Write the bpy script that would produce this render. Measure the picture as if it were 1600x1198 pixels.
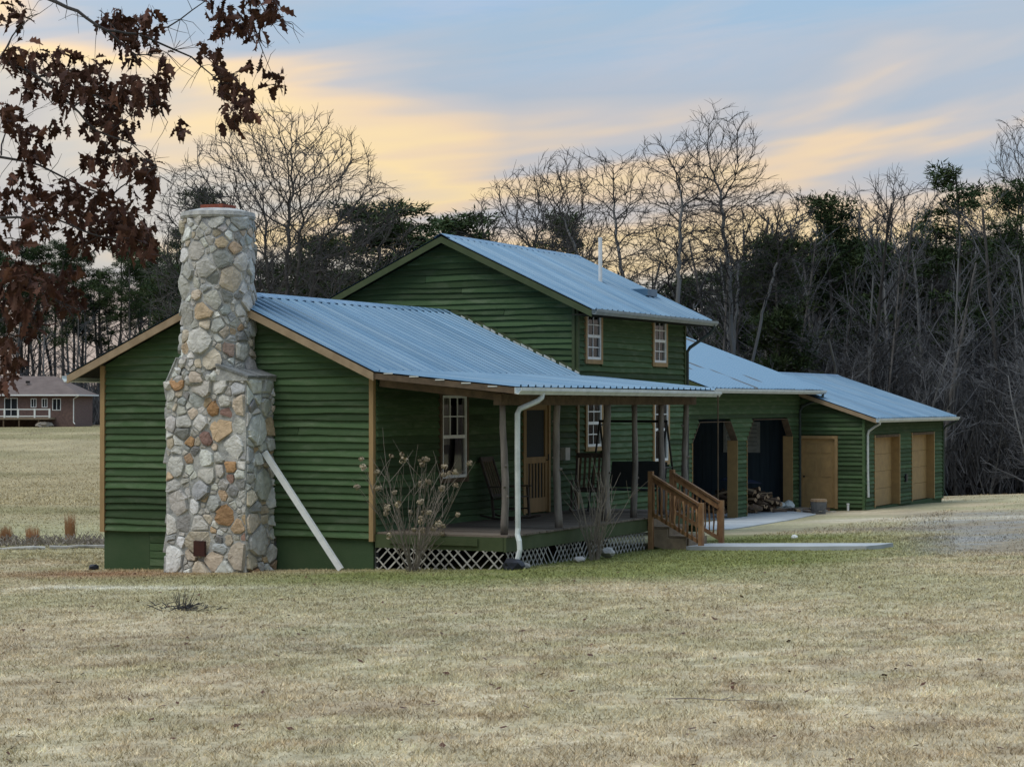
import bpy, bmesh, math, random
import numpy as np
from mathutils import Vector, Matrix
for o in list(bpy.data.objects): bpy.data.objects.remove(o)
S = bpy.context.scene
COL = S.collection
PI = math.pi

# ------------------------------------------------------------------ camera
FPX, HOR, AL = 3300.0, 630.0, math.radians(25.2)
PITCH = math.atan((HOR - 599.0) / FPX)
CAM = Vector((17.22, -31.16, 2.89))
cd = bpy.data.cameras.new('camera'); cam = bpy.data.objects.new('camera', cd); COL.objects.link(cam)
cd.sensor_width = 36.0; cd.lens = 36.0 * FPX / 1600.0; cd.clip_start = 0.1; cd.clip_end = 3000
cam.location = CAM; cam.rotation_euler = (PI / 2 + PITCH, 0, AL)
S.camera = cam
FW = Vector((-math.sin(AL), math.cos(AL), 0)); RT = Vector((math.cos(AL), math.sin(AL), 0))
def at(px, depth):                       # ground position that lies in a given direction and distance from the photographer
    p = CAM + FW * depth + RT * ((px - 800.0) / FPX * depth)
    return p.x, p.y

# ------------------------------------------------------------------ world: dusk sky with streaky cloud, brighter overhead like any overcast sky
SUN_EL, SUN_AZ = math.radians(62), math.radians(205)
W = bpy.data.worlds.new('World'); S.world = W; W.use_nodes = True
nt = W.node_tree; N = nt.nodes; L = nt.links; N.clear()
def nd(t, **k):
    n = N.new(t)
    for a, b in k.items(): setattr(n, a, b)
    return n
def mth(op, a, b=None, c=None):
    n = nd('ShaderNodeMath', operation=op)
    for i, v in enumerate((a, b, c)):
        if v is None: continue
        if isinstance(v, (int, float)): n.inputs[i].default_value = v
        else: L.new(v, n.inputs[i])
    return n.outputs[0]
tc = nd('ShaderNodeTexCoord'); nrm = nd('ShaderNodeVectorMath', operation='NORMALIZE'); L.new(tc.outputs['Generated'], nrm.inputs[0])
def dot(v):
    d = nd('ShaderNodeVectorMath', operation='DOT_PRODUCT'); L.new(nrm.outputs[0], d.inputs[0]); d.inputs[1].default_value = v
    return d.outputs['Value']
az = dot((RT.x, RT.y, 0)); el = mth('MAXIMUM', dot((0, 0, 1)), 0.0)
tilt = mth('SUBTRACT', el, mth('MULTIPLY', az, 0.13))
cmb = nd('ShaderNodeCombineXYZ'); L.new(mth('MULTIPLY', az, 3.0), cmb.inputs[0]); L.new(mth('MULTIPLY', tilt, 19.0), cmb.inputs[1]); L.new(dot((FW.x, FW.y, 0)), cmb.inputs[2])
ns = nd('ShaderNodeTexNoise'); ns.inputs['Scale'].default_value = 1.0; ns.inputs['Detail'].default_value = 4.0; ns.inputs['Roughness'].default_value = 0.52
ns.inputs['Distortion'].default_value = 0.35
L.new(cmb.outputs[0], ns.inputs['Vector'])
# warm band of low cloud; it stands higher towards the west (image left)
e0 = mth('ADD', mth('ADD', 0.112, mth('MULTIPLY', mth('MINIMUM', mth('MAXIMUM', az, 0.0), 0.3), 0.09)), mth('MINIMUM', mth('MAXIMUM', mth('MULTIPLY', az, -0.36), 0.0), 0.09))
hgt = mth('ADD', mth('MULTIPLY', mth('SUBTRACT', el, e0), 4.6), mth('MULTIPLY', mth('SUBTRACT', ns.outputs['Fac'], 0.5), 1.15))
rp = nd('ShaderNodeValToRGB'); L.new(mth('ADD', hgt, 0.58), rp.inputs[0])
def srgb(r, g, b):
    f = lambda c: (c / 255 / 12.92) if c / 255 <= 0.04045 else ((c / 255 + 0.055) / 1.055) ** 2.4
    return (f(r), f(g), f(b), 1)
els = rp.color_ramp.elements
els[0].position = 0.0; els[0].color = srgb(206, 190, 180)
els[1].position = 1.0; els[1].color = srgb(138, 166, 194)
for p, c in ((0.16, (192, 189, 189)), (0.30, (203, 198, 190)), (0.39, (222, 204, 180)), (0.47, (240, 214, 166)), (0.53, (226, 202, 172)), (0.60, (188, 185, 186)), (0.70, (160, 174, 189)), (0.86, (146, 170, 192))):
    e = els.new(p); e.color = srgb(*c)
lum = mth('ADD', 0.73, mth('MULTIPLY', el, 2.6))
lum = mth('MULTIPLY', lum, mth('ADD', 0.74, mth('MULTIPLY', dot((FW.x, FW.y, 0)), 0.27)))      # sunset side brighter than the eastern sky       # CIE overcast-like: zenith brighter than horizon
lum = mth('MULTIPLY', lum, mth('ADD', 0.84, mth('MULTIPLY', ns.outputs['Fac'], 0.32)))      # thin and thick cloud
cl = nd('ShaderNodeVectorMath', operation='SCALE'); n2 = nd('ShaderNodeTexNoise'); n2.inputs['Scale'].default_value = 1.7; n2.inputs['Detail'].default_value = 7.0; n2.inputs['Roughness'].default_value = 0.6; n2.inputs['Distortion'].default_value = 0.6; L.new(cmb.outputs[0], n2.inputs['Vector'])
gm = nd('ShaderNodeMapRange'); gm.inputs[1].default_value = 0.40; gm.inputs[2].default_value = 0.66; gm.inputs[4].default_value = 0.75; L.new(n2.outputs['Fac'], gm.inputs[0])
cm = nd('ShaderNodeMix', data_type='RGBA'); L.new(mth('MULTIPLY', gm.outputs[0], mth('MINIMUM', mth('MAXIMUM', mth('MULTIPLY', mth('SUBTRACT', hgt, 0.03), 9.0), 0.08), 1.0)), cm.inputs[0]); L.new(rp.outputs[0], cm.inputs[6]); cm.inputs[7].default_value = srgb(172, 176, 186)
L.new(cm.outputs[2], cl.inputs[0]); L.new(lum, cl.inputs['Scale'])
sky = nd('ShaderNodeTexSky', sky_type='NISHITA'); sky.sun_disc = False; sky.sun_elevation = SUN_EL; sky.sun_rotation = SUN_AZ
sks = nd('ShaderNodeVectorMath', operation='SCALE'); L.new(sky.outputs[0], sks.inputs[0]); sks.inputs['Scale'].default_value = 0.05
mx = nd('ShaderNodeMix', data_type='RGBA'); mx.inputs[0].default_value = 0.93
L.new(sks.outputs[0], mx.inputs[6]); L.new(cl.outputs[0], mx.inputs[7])
bg = nd('ShaderNodeBackground'); bg.inputs['Strength'].default_value = 1.0; L.new(mx.outputs[2], bg.inputs[0])
wo = nd('ShaderNodeOutputWorld'); L.new(bg.outputs[0], wo.inputs[0])

# soft light of the clouded sun
sl = bpy.data.lights.new('sun', 'SUN'); sl.energy = 1.7; sl.angle = math.radians(40); sl.color = (1.0, 0.92, 0.80)
so = bpy.data.objects.new('sun', sl); COL.objects.link(so)
so.rotation_euler = (PI / 2 - SUN_EL, 0, PI - SUN_AZ)
S.view_settings.view_transform = 'Standard'; S.view_settings.look = 'None'; S.view_settings.exposure = 0.2; S.view_settings.gamma = 1.0
S.cycles.max_bounces = 6; S.cycles.transparent_max_bounces = 6
try: S.cycles.use_denoising = True
except Exception: pass

# ------------------------------------------------------------------ materials
MATS = {}
def mat(name, color, rough=0.8, metal=0.0, noise=None, bump=0.0, bscale=40.0, rand=0.0, objcol=False, stretch=(1, 1, 1), detail=4.0, spec=0.3, second=None, coords='Object', nthresh=(0.35, 0.65)):
    """procedural principled material: base colour mixed with a second colour by noise; per-object tone variation"""
    m = bpy.data.materials.new(name); m.use_nodes = True; t = m.node_tree; n = t.nodes; l = t.links
    b = n['Principled BSDF']; b.inputs['Roughness'].default_value = rough; b.inputs['Metallic'].default_value = metal
    b.inputs['Specular IOR Level'].default_value = spec
    tcx = n.new('ShaderNodeTexCoord'); mp = n.new('ShaderNodeMapping'); l.new(tcx.outputs[coords], mp.inputs[0]); mp.inputs['Scale'].default_value = stretch
    oi = n.new('ShaderNodeObjectInfo')
    # offset the noise per object so that no two pieces carry the same pattern
    ad = n.new('ShaderNodeVectorMath'); ad.operation = 'ADD'; l.new(mp.outputs[0], ad.inputs[0])
    mu = n.new('ShaderNodeMath'); mu.operation = 'MULTIPLY'; mu.inputs[1].default_value = 37.0; l.new(oi.outputs['Random'], mu.inputs[0]); l.new(mu.outputs[0], ad.inputs[1])
    if objcol: src = oi.outputs['Color']
    else:
        rgb = n.new('ShaderNodeRGB'); rgb.outputs[0].default_value = (*color, 1); src = rgb.outputs[0]
    if noise:
        nz = n.new('ShaderNodeTexNoise'); nz.inputs['Scale'].default_value = noise; nz.inputs['Detail'].default_value = detail; nz.inputs['Roughness'].default_value = 0.6
        l.new(ad.outputs[0], nz.inputs['Vector'])
        r = n.new('ShaderNodeMapRange'); r.inputs[1].default_value, r.inputs[2].default_value = nthresh; l.new(nz.outputs['Fac'], r.inputs[0])
        mi = n.new('ShaderNodeMix'); mi.data_type = 'RGBA'; l.new(r.outputs[0], mi.inputs[0]); l.new(src, mi.inputs[6])
        if objcol:
            dk = n.new('ShaderNodeMix'); dk.data_type = 'RGBA'; dk.blend_type = 'MULTIPLY'; dk.inputs[0].default_value = 1.0
            l.new(src, dk.inputs[6]); dk.inputs[7].default_value = (*(second or (0.6, 0.6, 0.6)), 1); l.new(dk.outputs[2], mi.inputs[7])
        else: mi.inputs[7].default_value = (*(second or tuple(c * 0.6 for c in color)), 1)
        src = mi.outputs[2]
    if rand:
        mr = n.new('ShaderNodeMapRange'); mr.inputs[3].default_value = 1 - rand; mr.inputs[4].default_value = 1 + rand; l.new(oi.outputs['Random'], mr.inputs[0])
        sc = n.new('ShaderNodeVectorMath'); sc.operation = 'SCALE'; l.new(src, sc.inputs[0]); l.new(mr.outputs[0], sc.inputs['Scale']); src = sc.outputs[0]
    l.new(src, b.inputs['Base Color'])
    if bump:
        bz = n.new('ShaderNodeTexNoise'); bz.inputs['Scale'].default_value = bscale; bz.inputs['Detail'].default_value = 5; l.new(ad.outputs[0], bz.inputs['Vector'])
        bp = n.new('ShaderNodeBump'); bp.inputs['Strength'].default_value = bump; bp.inputs['Distance'].default_value = 0.02; l.new(bz.outputs['Fac'], bp.inputs['Height']); l.new(bp.outputs[0], b.inputs['Normal'])
    MATS[name] = m
    return m
mat('siding', (0.055, 0.096, 0.043), 0.8, noise=3.2, second=(0.112, 0.148, 0.088), rand=0.36, spec=0.15, bump=0.35, bscale=30, coords='Object', detail=7, stretch=(0.55, 0.55, 2.0), nthresh=(0.50, 0.78))
mat('green_panel', (0.044, 0.080, 0.037), 0.8, spec=0.15, noise=1.5, second=(0.058, 0.092, 0.046), bump=0.15, bscale=50)
mat('green_trim', (0.050, 0.070, 0.028), 0.7, noise=4, second=(0.066, 0.086, 0.038))
mat('tan_trim', (0.36, 0.24, 0.115), 0.75, noise=6, second=(0.28, 0.19, 0.09), stretch=(1, 1, 0.25), bump=0.1)
mat('tan_door', (0.37, 0.245, 0.105), 0.6, noise=5, second=(0.30, 0.20, 0.09), bump=0.05)
mat('rake_wood', (0.33, 0.25, 0.16), 0.8, noise=5, second=(0.25, 0.185, 0.115), bump=0.15)
mat('roof_metal', (0.075, 0.165, 0.265), 0.45, 0.35, noise=1.2, second=(0.135, 0.228, 0.32), rand=0.09, spec=0.4, detail=6, stretch=(0.35, 2.5, 0.35))
mat('roof_metal_worn', (0.095, 0.185, 0.285), 0.42, 0.5, noise=1.0, second=(0.05, 0.065, 0.08), spec=0.5, stretch=(0.5, 6.0, 0.5), detail=1.5, nthresh=(0.645, 0.67))
mat('gutter_white', (0.60, 0.64, 0.62), 0.5, noise=6, second=(0.47, 0.51, 0.49), rand=0.05)
mat('gutter_grey', (0.26, 0.30, 0.30), 0.5, noise=6, second=(0.18, 0.21, 0.21))
mat('gutter_dark', (0.03, 0.045, 0.04), 0.5, noise=6, second=(0.04, 0.055, 0.05))
mat('white_vinyl', (0.76, 0.78, 0.77), 0.45, noise=8, second=(0.66, 0.69, 0.68))
mat('stone', (0.5, 0.5, 0.5), 0.85, noise=9, second=(0.62, 0.62, 0.62), objcol=True, bump=0.9, bscale=22, detail=8, nthresh=(0.38, 0.72), spec=0.08)
mat('mortar', (0.46, 0.46, 0.43), 0.95, noise=7, second=(0.26, 0.265, 0.26), bump=0.8, bscale=30, spec=0.08)
mat('brick_clay', (0.27, 0.085, 0.05), 0.9, noise=12, second=(0.2, 0.06, 0.04), bump=0.4)
mat('rust_iron', (0.055, 0.018, 0.012), 0.7, noise=10, second=(0.035, 0.012, 0.01))
mat('deck_wood', (0.20, 0.165, 0.13), 0.85, noise=3, second=(0.13, 0.11, 0.09), rand=0.22, stretch=(0.4, 5, 1), bump=0.2, spec=0.08)
mat('log_post', (0.24, 0.215, 0.19), 0.9, noise=9, second=(0.12, 0.105, 0.095), stretch=(1, 1, 0.18), bump=0.5, bscale=25, rand=0.12)
mat('lattice', (0.42, 0.41, 0.37), 0.9, noise=8, second=(0.30, 0.29, 0.265), rand=0.2, spec=0.08)
mat('soffit', (0.035, 0.035, 0.028), 0.9, noise=4, second=(0.02, 0.02, 0.018), spec=0.08)
mat('rafter', (0.15, 0.11, 0.075), 0.9, noise=6, second=(0.09, 0.07, 0.05), spec=0.08)
mat('cedar_rail', (0.33, 0.19, 0.09), 0.75, noise=7, second=(0.19, 0.095, 0.045), rand=0.3, bump=0.3, stretch=(1, 1, 0.4))
mat('stair_wood', (0.28, 0.22, 0.15), 0.85, noise=6, second=(0.20, 0.155, 0.11), rand=0.15, bump=0.2)
mat('dark_wood', (0.075, 0.06, 0.048), 0.7, noise=8, second=(0.045, 0.036, 0.03))
mat('black_metal', (0.012, 0.012, 0.013), 0.45, noise=8, second=(0.02, 0.02, 0.02))
mat('mesh_fabric', (0.035, 0.042, 0.045), 0.9, noise=60, second=(0.05, 0.058, 0.06))
mat('concrete', (0.40, 0.42, 0.42), 0.9, noise=1.6, second=(0.31, 0.33, 0.34), bump=0.3, bscale=60, detail=8)
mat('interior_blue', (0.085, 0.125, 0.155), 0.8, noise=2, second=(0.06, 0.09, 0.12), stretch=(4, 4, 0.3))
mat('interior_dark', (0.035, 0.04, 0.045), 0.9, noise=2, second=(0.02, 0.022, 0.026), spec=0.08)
mat('curtain', (0.40, 0.39, 0.35), 0.9, noise=5, second=(0.30, 0.29, 0.26), stretch=(1, 6, 0.3))
mat('bark_log', (0.12, 0.085, 0.06), 0.95, noise=9, second=(0.07, 0.05, 0.038), bump=0.6, rand=0.35, spec=0.08)
mat('cut_wood', (0.42, 0.30, 0.19), 0.9, noise=14, second=(0.32, 0.22, 0.13), rand=0.25)
mat('tree_bark', (0.115, 0.11, 0.106), 0.95, noise=5, second=(0.06, 0.056, 0.053), rand=0.35, stretch=(1, 1, 0.3), bump=0.3, bscale=8, spec=0.08)
mat('tree_bark_pale', (0.175, 0.18, 0.183), 0.95, noise=3, second=(0.14, 0.14, 0.138), rand=0.3, stretch=(1, 1, 0.3), spec=0.08)
mat('twig', (0.066, 0.063, 0.062), 0.95, noise=1.2, second=(0.045, 0.043, 0.043), rand=0.35, spec=0.08)
mat('twig_grey', (0.092, 0.094, 0.100), 0.95, noise=1.2, second=(0.058, 0.060, 0.064), rand=0.4, spec=0.08)
mat('pine_needles', (0.028, 0.052, 0.024), 0.8, noise=0.9, second=(0.055, 0.075, 0.030), rand=0.3, detail=3, spec=0.08)
mat('oak_leaf', (0.062, 0.027, 0.019), 0.65, noise=7, second=(0.125, 0.064, 0.042), rand=0.45, spec=0.08)
mat('dry_flower', (0.38, 0.32, 0.23), 0.9, noise=20, second=(0.28, 0.225, 0.15), rand=0.25)
mat('shrub_stem', (0.27, 0.235, 0.19), 0.9, noise=10, second=(0.17, 0.145, 0.12), rand=0.2)
mat('dry_grass', (0.42, 0.21, 0.10), 0.95, noise=3, second=(0.32, 0.19, 0.10), rand=0.2)
mat('rock', (0.36, 0.355, 0.33), 0.95, noise=8, second=(0.32, 0.32, 0.31), bump=0.5, rand=0.25)
mat('shingle', (0.16, 0.125, 0.11), 0.95, noise=1.2, second=(0.12, 0.092, 0.082), detail=8)
mat('far_brick', (0.175, 0.115, 0.10), 0.95, noise=5, second=(0.12, 0.08, 0.072), detail=8)
mat('grey_bucket', (0.16, 0.165, 0.17), 0.8, noise=6, second=(0.11, 0.115, 0.12))
mat('red_plastic', (0.30, 0.03, 0.02), 0.5, noise=8, second=(0.24, 0.025, 0.018))
mat('black_plastic', (0.012, 0.014, 0.02), 0.5, noise=8, second=(0.02, 0.022, 0.03))
mat('blue_tarp', (0.03, 0.045, 0.09), 0.6, noise=5, second=(0.02, 0.03, 0.06))
mat('porch_light', (0.5, 0.52, 0.5), 0.5, noise=8, second=(0.42, 0.44, 0.42))
# window glass: clear pane with Fresnel reflection
def glass(name, tint=0.75, boost=1.45):
    m = bpy.data.materials.new(name); m.use_nodes = True; t = m.node_tree; n = t.nodes; l = t.links
    for x in list(n):
        if x.type != 'OUTPUT_MATERIAL': n.remove(x)
    tr = n.new('ShaderNodeBsdfTransparent'); tr.inputs[0].default_value = (tint, tint, tint, 1)
    gl = n.new('ShaderNodeBsdfGlossy'); gl.inputs['Roughness'].default_value = 0.03
    fr = n.new('ShaderNodeFresnel'); fr.inputs[0].default_value = boost
    nz = n.new('ShaderNodeTexNoise'); nz.inputs['Scale'].default_value = 1.5; bp = n.new('ShaderNodeBump'); bp.inputs['Strength'].default_value = 0.02; l.new(nz.outputs['Fac'], bp.inputs['Height']); l.new(bp.outputs[0], gl.inputs['Normal'])
    mi = n.new('ShaderNodeMixShader'); l.new(fr.outputs[0], mi.inputs[0]); l.new(tr.outputs[0], mi.inputs[1]); l.new(gl.outputs[0], mi.inputs[2])
    o = next(x for x in n if x.type == 'OUTPUT_MATERIAL'); l.new(mi.outputs[0], o.inputs[0]); MATS[name] = m
glass('glass', 0.8, 1.5)

# ------------------------------------------------------------------ mesh helpers
class MB:
    def __init__(s): s.v = []; s.f = []
    def box(s, x0, x1, y0, y1, z0, z1):
        b = len(s.v)
        s.v += [(x0, y0, z0), (x1, y0, z0), (x1, y1, z0), (x0, y1, z0), (x0, y0, z1), (x1, y0, z1), (x1, y1, z1), (x0, y1, z1)]
        s.f += [tuple(b + i for i in q) for q in ((0, 3, 2, 1), (4, 5, 6, 7), (0, 1, 5, 4), (1, 2, 6, 5), (2, 3, 7, 6), (3, 0, 4, 7))]
        return s
    def prism(s, poly, d):           # poly: 3-D outline, d: extrusion vector
        b = len(s.v); n = len(poly); d = Vector(d)
        s.v += [tuple(p) for p in poly] + [tuple(Vector(p) + d) for p in poly]
        s.f.append(tuple(b + i for i in range(n))); s.f.append(tuple(b + n + i for i in reversed(range(n))))
        for i in range(n):
            j = (i + 1) % n; s.f.append((b + i, b + n + i, b + n + j, b + j))
        return s
    def bar(s, a, b, w, h=None, up=(0, 0, 1)):      # rectangular bar from a to b
        a = Vector(a); b = Vector(b); d = (b - a).normalized(); u = Vector(up)
        if abs(d.dot(u)) > 0.98: u = Vector((1, 0, 0))
        sx = d.cross(u).normalized() * (w / 2); sy = sx.cross(d).normalized() * ((h or w) / 2)
        return s.prism([a - sx - sy, a + sx - sy, a + sx + sy, a - sx + sy], b - a)
    def tube(s, pts, rad, n=6, cap=True):
        pts = [Vector(p) for p in pts]
        if isinstance(rad, (int, float)): rad = [rad] * len(pts)
        b = len(s.v); ref = None
        for i, p in enumerate(pts):
            d = (pts[min(i + 1, len(pts) - 1)] - pts[max(i - 1, 0)])
            d = d.normalized() if d.length > 1e-9 else Vector((0, 0, 1))
            if ref is None: ref = d.orthogonal().normalized()
            ref = (ref - d * ref.dot(d)); ref = ref.normalized() if ref.length > 1e-6 else d.orthogonal().normalized()
            o = d.cross(ref)
            for k in range(n):
                a = 2 * PI * k / n
                s.v.append(tuple(p + (ref * math.cos(a) + o * math.sin(a)) * rad[i]))
        for i in range(len(pts) - 1):
            for k in range(n):
                k2 = (k + 1) % n
                s.f.append((b + i * n + k, b + i * n + k2, b + (i + 1) * n + k2, b + (i + 1) * n + k))
        if cap and n > 2:
            s.f.append(tuple(b + k for k in reversed(range(n)))); e = b + (len(pts) - 1) * n; s.f.append(tuple(e + k for k in range(n)))
        return s
    def mesh(s, name, m, smooth=False):
        me = bpy.data.meshes.new(name); me.from_pydata(s.v, [], s.f); me.update()
        if m: me.materials.append(MATS[m] if isinstance(m, str) else m)
        if smooth: me.polygons.foreach_set('use_smooth', [True] * len(me.polygons))
        return me
    def build(s, name, m, parent=None, smooth=False):
        return link(name, s.mesh(name, m, smooth), parent)
def link(name, me, parent=None):
    o = bpy.data.objects.new(name, me); COL.objects.link(o)
    if parent is not None:
        o.parent = parent
    return o
def tag(o, label, cat, group=None, kind=None):
    if label: o['label'] = label
    if cat: o['category'] = cat
    if group: o['group'] = group
    if kind: o['kind'] = kind
    return o
def empty(name, loc=(0, 0, 0), parent=None):
    o = bpy.data.objects.new(name, None); COL.objects.link(o); o.location = loc; o.empty_display_size = 0.2
    if parent is not None: o.parent = parent
    return o
def thing(name, label, cat, loc=(0, 0, 0), group=None): return tag(empty(name, loc), label, cat, group)
def copy_tree(o, parent=None):
    c = o.copy(); COL.objects.link(c); c.parent = parent
    for ch in [x for x in bpy.data.objects if x.parent == o]: copy_tree(ch, c)
    return c
R = random.Random(7)

# ------------------------------------------------------------------ terrain
def sstep(a, b, x):
    t = np.clip((x - a) / (b - a), 0, 1); return t * t * (3 - 2 * t)
_rng = np.random.RandomState(11)
def vnoise(x, y, s, seed=0):           # smooth value noise, arrays
    x = np.asarray(x, float) * s + seed * 17.3; y = np.asarray(y, float) * s + seed * 9.1
    xi = np.floor(x).astype(np.int64); yi = np.floor(y).astype(np.int64); fx = x - xi; fy = y - yi
    fx = fx * fx * (3 - 2 * fx); fy = fy * fy * (3 - 2 * fy)
    def h(a, b):
        n = (a * 374761393 + b * 668265263 + seed * 974711) & 0xffffffff; n = ((n ^ (n >> 13)) * 1274126177) & 0xffffffff
        return ((n ^ (n >> 16)) & 0xffff) / 65535.0
    return (h(xi, yi) * (1 - fx) + h(xi + 1, yi) * fx) * (1 - fy) + (h(xi, yi + 1) * (1 - fx) + h(xi + 1, yi + 1) * fx) * fy
def fbm(x, y, s, seed=0, o=4):
    t = 0; a = 1; w = 0
    for i in range(o): t = t + a * vnoise(x, y, s * 2 ** i, seed + i); w += a; a *= 0.55
    return t / w
def zg(x, y):
    x = np.asarray(x, float); y = np.asarray(y, float)
    dx = x - CAM.x; dy = y - CAM.y
    dep = dx * FW.x + dy * FW.y; lat = dx * RT.x + dy * RT.y
    xs = np.where(x > -7, x, -7 + (x + 7) * 0.02)
    xs = np.where(x > 25, 25 + (x - 25) * 0.1, xs)
    ys = np.where(y < 42, y, 42 + (y - 42) * 0.05)
    z = 0.10 + 0.033 * xs - 0.0128 * ys
    z = z + np.where(lat < -4, sstep(60, 230, dep) * 1.25, 0) * sstep(-4, -20, lat)
    z = z + np.where(lat > -4, -sstep(74, 110, dep) * 1.3, 0) * sstep(-6, 2, lat)
    z = z + (fbm(x, y, 0.12, 3, 3) - 0.5) * 0.12 * sstep(4, 10, np.abs(y + 4)) * (dep < 300)
    return z
def z1(x, y): return float(zg(np.array([x]), np.array([y]))[0])
def lerp(a, b, t): return a * (1 - t[..., None]) + b * t[..., None]
def lawn_color(x, y):
    x = np.asarray(x, float); y = np.asarray(y, float)
    n1 = fbm(x, y, 0.28, 21, 4); n2 = fbm(x, y, 0.9, 22, 4); n3 = fbm(x, y, 3.2, 23, 3)
    tan = np.array([0.455, 0.378, 0.250]); green = np.array([0.175, 0.195, 0.065]); olive = np.array([0.335, 0.305, 0.180]); straw = np.array([0.62, 0.53, 0.37]); soil = np.array([0.25, 0.165, 0.105]); pale = np.array([0.36, 0.30, 0.175])
    c = np.broadcast_to(tan, x.shape + (3,)).copy()
    c = lerp(c, olive, sstep(0.40, 0.62, 0.5 * n1 + 0.5 * n2) * 0.85)
    c = lerp(c, straw, sstep(0.50, 0.70, fbm(x, y, 2.6, 24, 3)) * 0.5 + sstep(0.52, 0.72, n2) * 0.2)
    c = lerp(c, np.array([0.30, 0.22, 0.14]), sstep(0.54, 0.72, fbm(x, y, 1.9, 31, 3)) * 0.5)
    dep = (x - CAM.x) * FW.x + (y - CAM.y) * FW.y; lat = (x - CAM.x) * RT.x + (y - CAM.y) * RT.y
    mid = sstep(21, 30, dep) * (1 - sstep(60, 90, dep))
    c = lerp(c, olive, mid * sstep(0.34, 0.58, n1 + 0.06) * 0.85)
    # greener near the porch, the steps and the path
    g = np.exp(-(((x - 4.2) / 3.2) ** 2 + ((y - 4.0) / 5.0) ** 2)) * 1.5 + 0.75 * np.exp(-(((x - 1.5) / 5.0) ** 2 + ((y + 2.0) / 1.9) ** 2)) + 0.9 * np.exp(-(((x - 3.2) / 2.0) ** 2 + ((y - 11.0) / 2.2) ** 2))
    c = lerp(c, green, np.clip(g * (0.40 + 1.3 * n2), 0, 0.92))
    # reddish leaf litter by the west corner and pale straw strip
    c = lerp(c, np.array([0.31, 0.19, 0.115]), np.exp(-(((x + 4.6) / 2.2) ** 2 + ((y + 1.4) / 1.1) ** 2)) * 0.95)
    c = lerp(c, np.array([0.66, 0.62, 0.50]), np.exp(-(((x + 2.2) / 2.6) ** 2 + ((y + 4.7 - 0.02 * x) / 0.42) ** 2)) * 0.8 * sstep(0.35, 0.5, n2))
    # far meadow at the west
    far = sstep(38, 48, dep) * sstep(-3.5, -6.5, lat)
    band = fbm(lat * 0.3, dep, 0.09, 41, 4)
    c = lerp(c, lerp(np.broadcast_to(pale, c.shape), np.array([0.24, 0.21, 0.105]), sstep(0.42, 0.62, band)), far * 0.9)
    c = lerp(c, np.array([0.31, 0.30, 0.17]), far * np.exp(-((dep - 52) / 7.0) ** 2) * 0.7)
    # gravel drive on the east side and sandy margin
    edge = 7.6 - 0.24 * (y - 6) + 1.6 * (fbm(x, y, 0.35, 55, 3) - 0.5)
    edge = np.where(y > 17, edge - 0.10 * (y - 17), edge)
    gv = sstep(-0.6, 1.0, x - edge) * sstep(3.0, 6.5, y + (x - 9) * 0.2) * (1 - sstep(25, 31, y))
    gravel = lerp(np.broadcast_to(np.array([0.25, 0.215, 0.16]), c.shape), np.array([0.26, 0.255, 0.24]), sstep(0.4, 0.6, n2))
    c = lerp(c, gravel, gv * (0.5 + 0.5 * sstep(0.3, 0.5, n3)))
    sand = np.exp(-((y - 22.0 - 0.1 * x) / 1.9) ** 2) * sstep(0.3, 1.2, x) * (1 - sstep(6, 9, x))
    c = lerp(c, np.array([0.50, 0.45, 0.34]), sand * 0.7)
    c = lerp(c, np.array([0.20, 0.165, 0.13]), np.exp(-(((x - 4.4) / 2.4) ** 2 + ((y - 15.8) / 1.6) ** 2)) * 0.75)
    # woodland floor
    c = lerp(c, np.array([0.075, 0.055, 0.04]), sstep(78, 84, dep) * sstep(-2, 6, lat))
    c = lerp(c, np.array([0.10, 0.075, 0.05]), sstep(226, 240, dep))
    return np.clip(c * (0.60 + 0.34 * n3 + 0.46 * fbm(x, y, 7.0, 25, 2))[..., None], 0.01, 0.8)
def ground_mat(name, bladelike):
    m = bpy.data.materials.new(name); m.use_nodes = True; t = m.node_tree; n = t.nodes; l = t.links; b = n['Principled BSDF']
    b.inputs['Roughness'].default_value = 0.95; b.inputs['Specular IOR Level'].default_value = 0.1
    at_ = n.new('ShaderNodeAttribute'); at_.attribute_name = 'tint'
    tcx = n.new('ShaderNodeTexCoord'); nz = n.new('ShaderNodeTexNoise'); nz.inputs['Scale'].default_value = 9.0 if not bladelike else 3.0; nz.inputs['Detail'].default_value = 8; nz.inputs['Roughness'].default_value = 0.7
    l.new(tcx.outputs['Object'], nz.inputs['Vector'])
    mr = n.new('ShaderNodeMapRange'); mr.inputs[1].default_value = 0.3; mr.inputs[2].default_value = 0.7; mr.inputs[3].default_value = 0.6; mr.inputs[4].default_value = 1.3; l.new(nz.outputs['Fac'], mr.inputs[0])
    sc = n.new('ShaderNodeVectorMath'); sc.operation = 'SCALE'; l.new(at_.outputs['Color'], sc.inputs[0]); l.new(mr.outputs[0], sc.inputs['Scale']); l.new(sc.outputs[0], b.inputs['Base Color'])
    if not bladelike:
        b2 = n.new('ShaderNodeTexNoise'); b2.inputs['Scale'].default_value = 28; b2.inputs['Detail'].default_value = 6; l.new(tcx.outputs['Object'], b2.inputs['Vector'])
        bp = n.new('ShaderNodeBump'); bp.inputs['Strength'].default_value = 0.7; bp.inputs['Distance'].default_value = 0.03; l.new(b2.outputs['Fac'], bp.inputs['Height']); l.new(bp.outputs[0], b.inputs['Normal'])
    MATS[name] = m
ground_mat('lawn', False); ground_mat('blades', True)
def set_tint(me, cols):
    a = me.color_attributes.new('tint', 'FLOAT_COLOR', 'POINT')
    c4 = np.ones((len(cols), 4), np.float32); c4[:, :3] = cols; a.data.foreach_set('color', c4.ravel())
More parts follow.
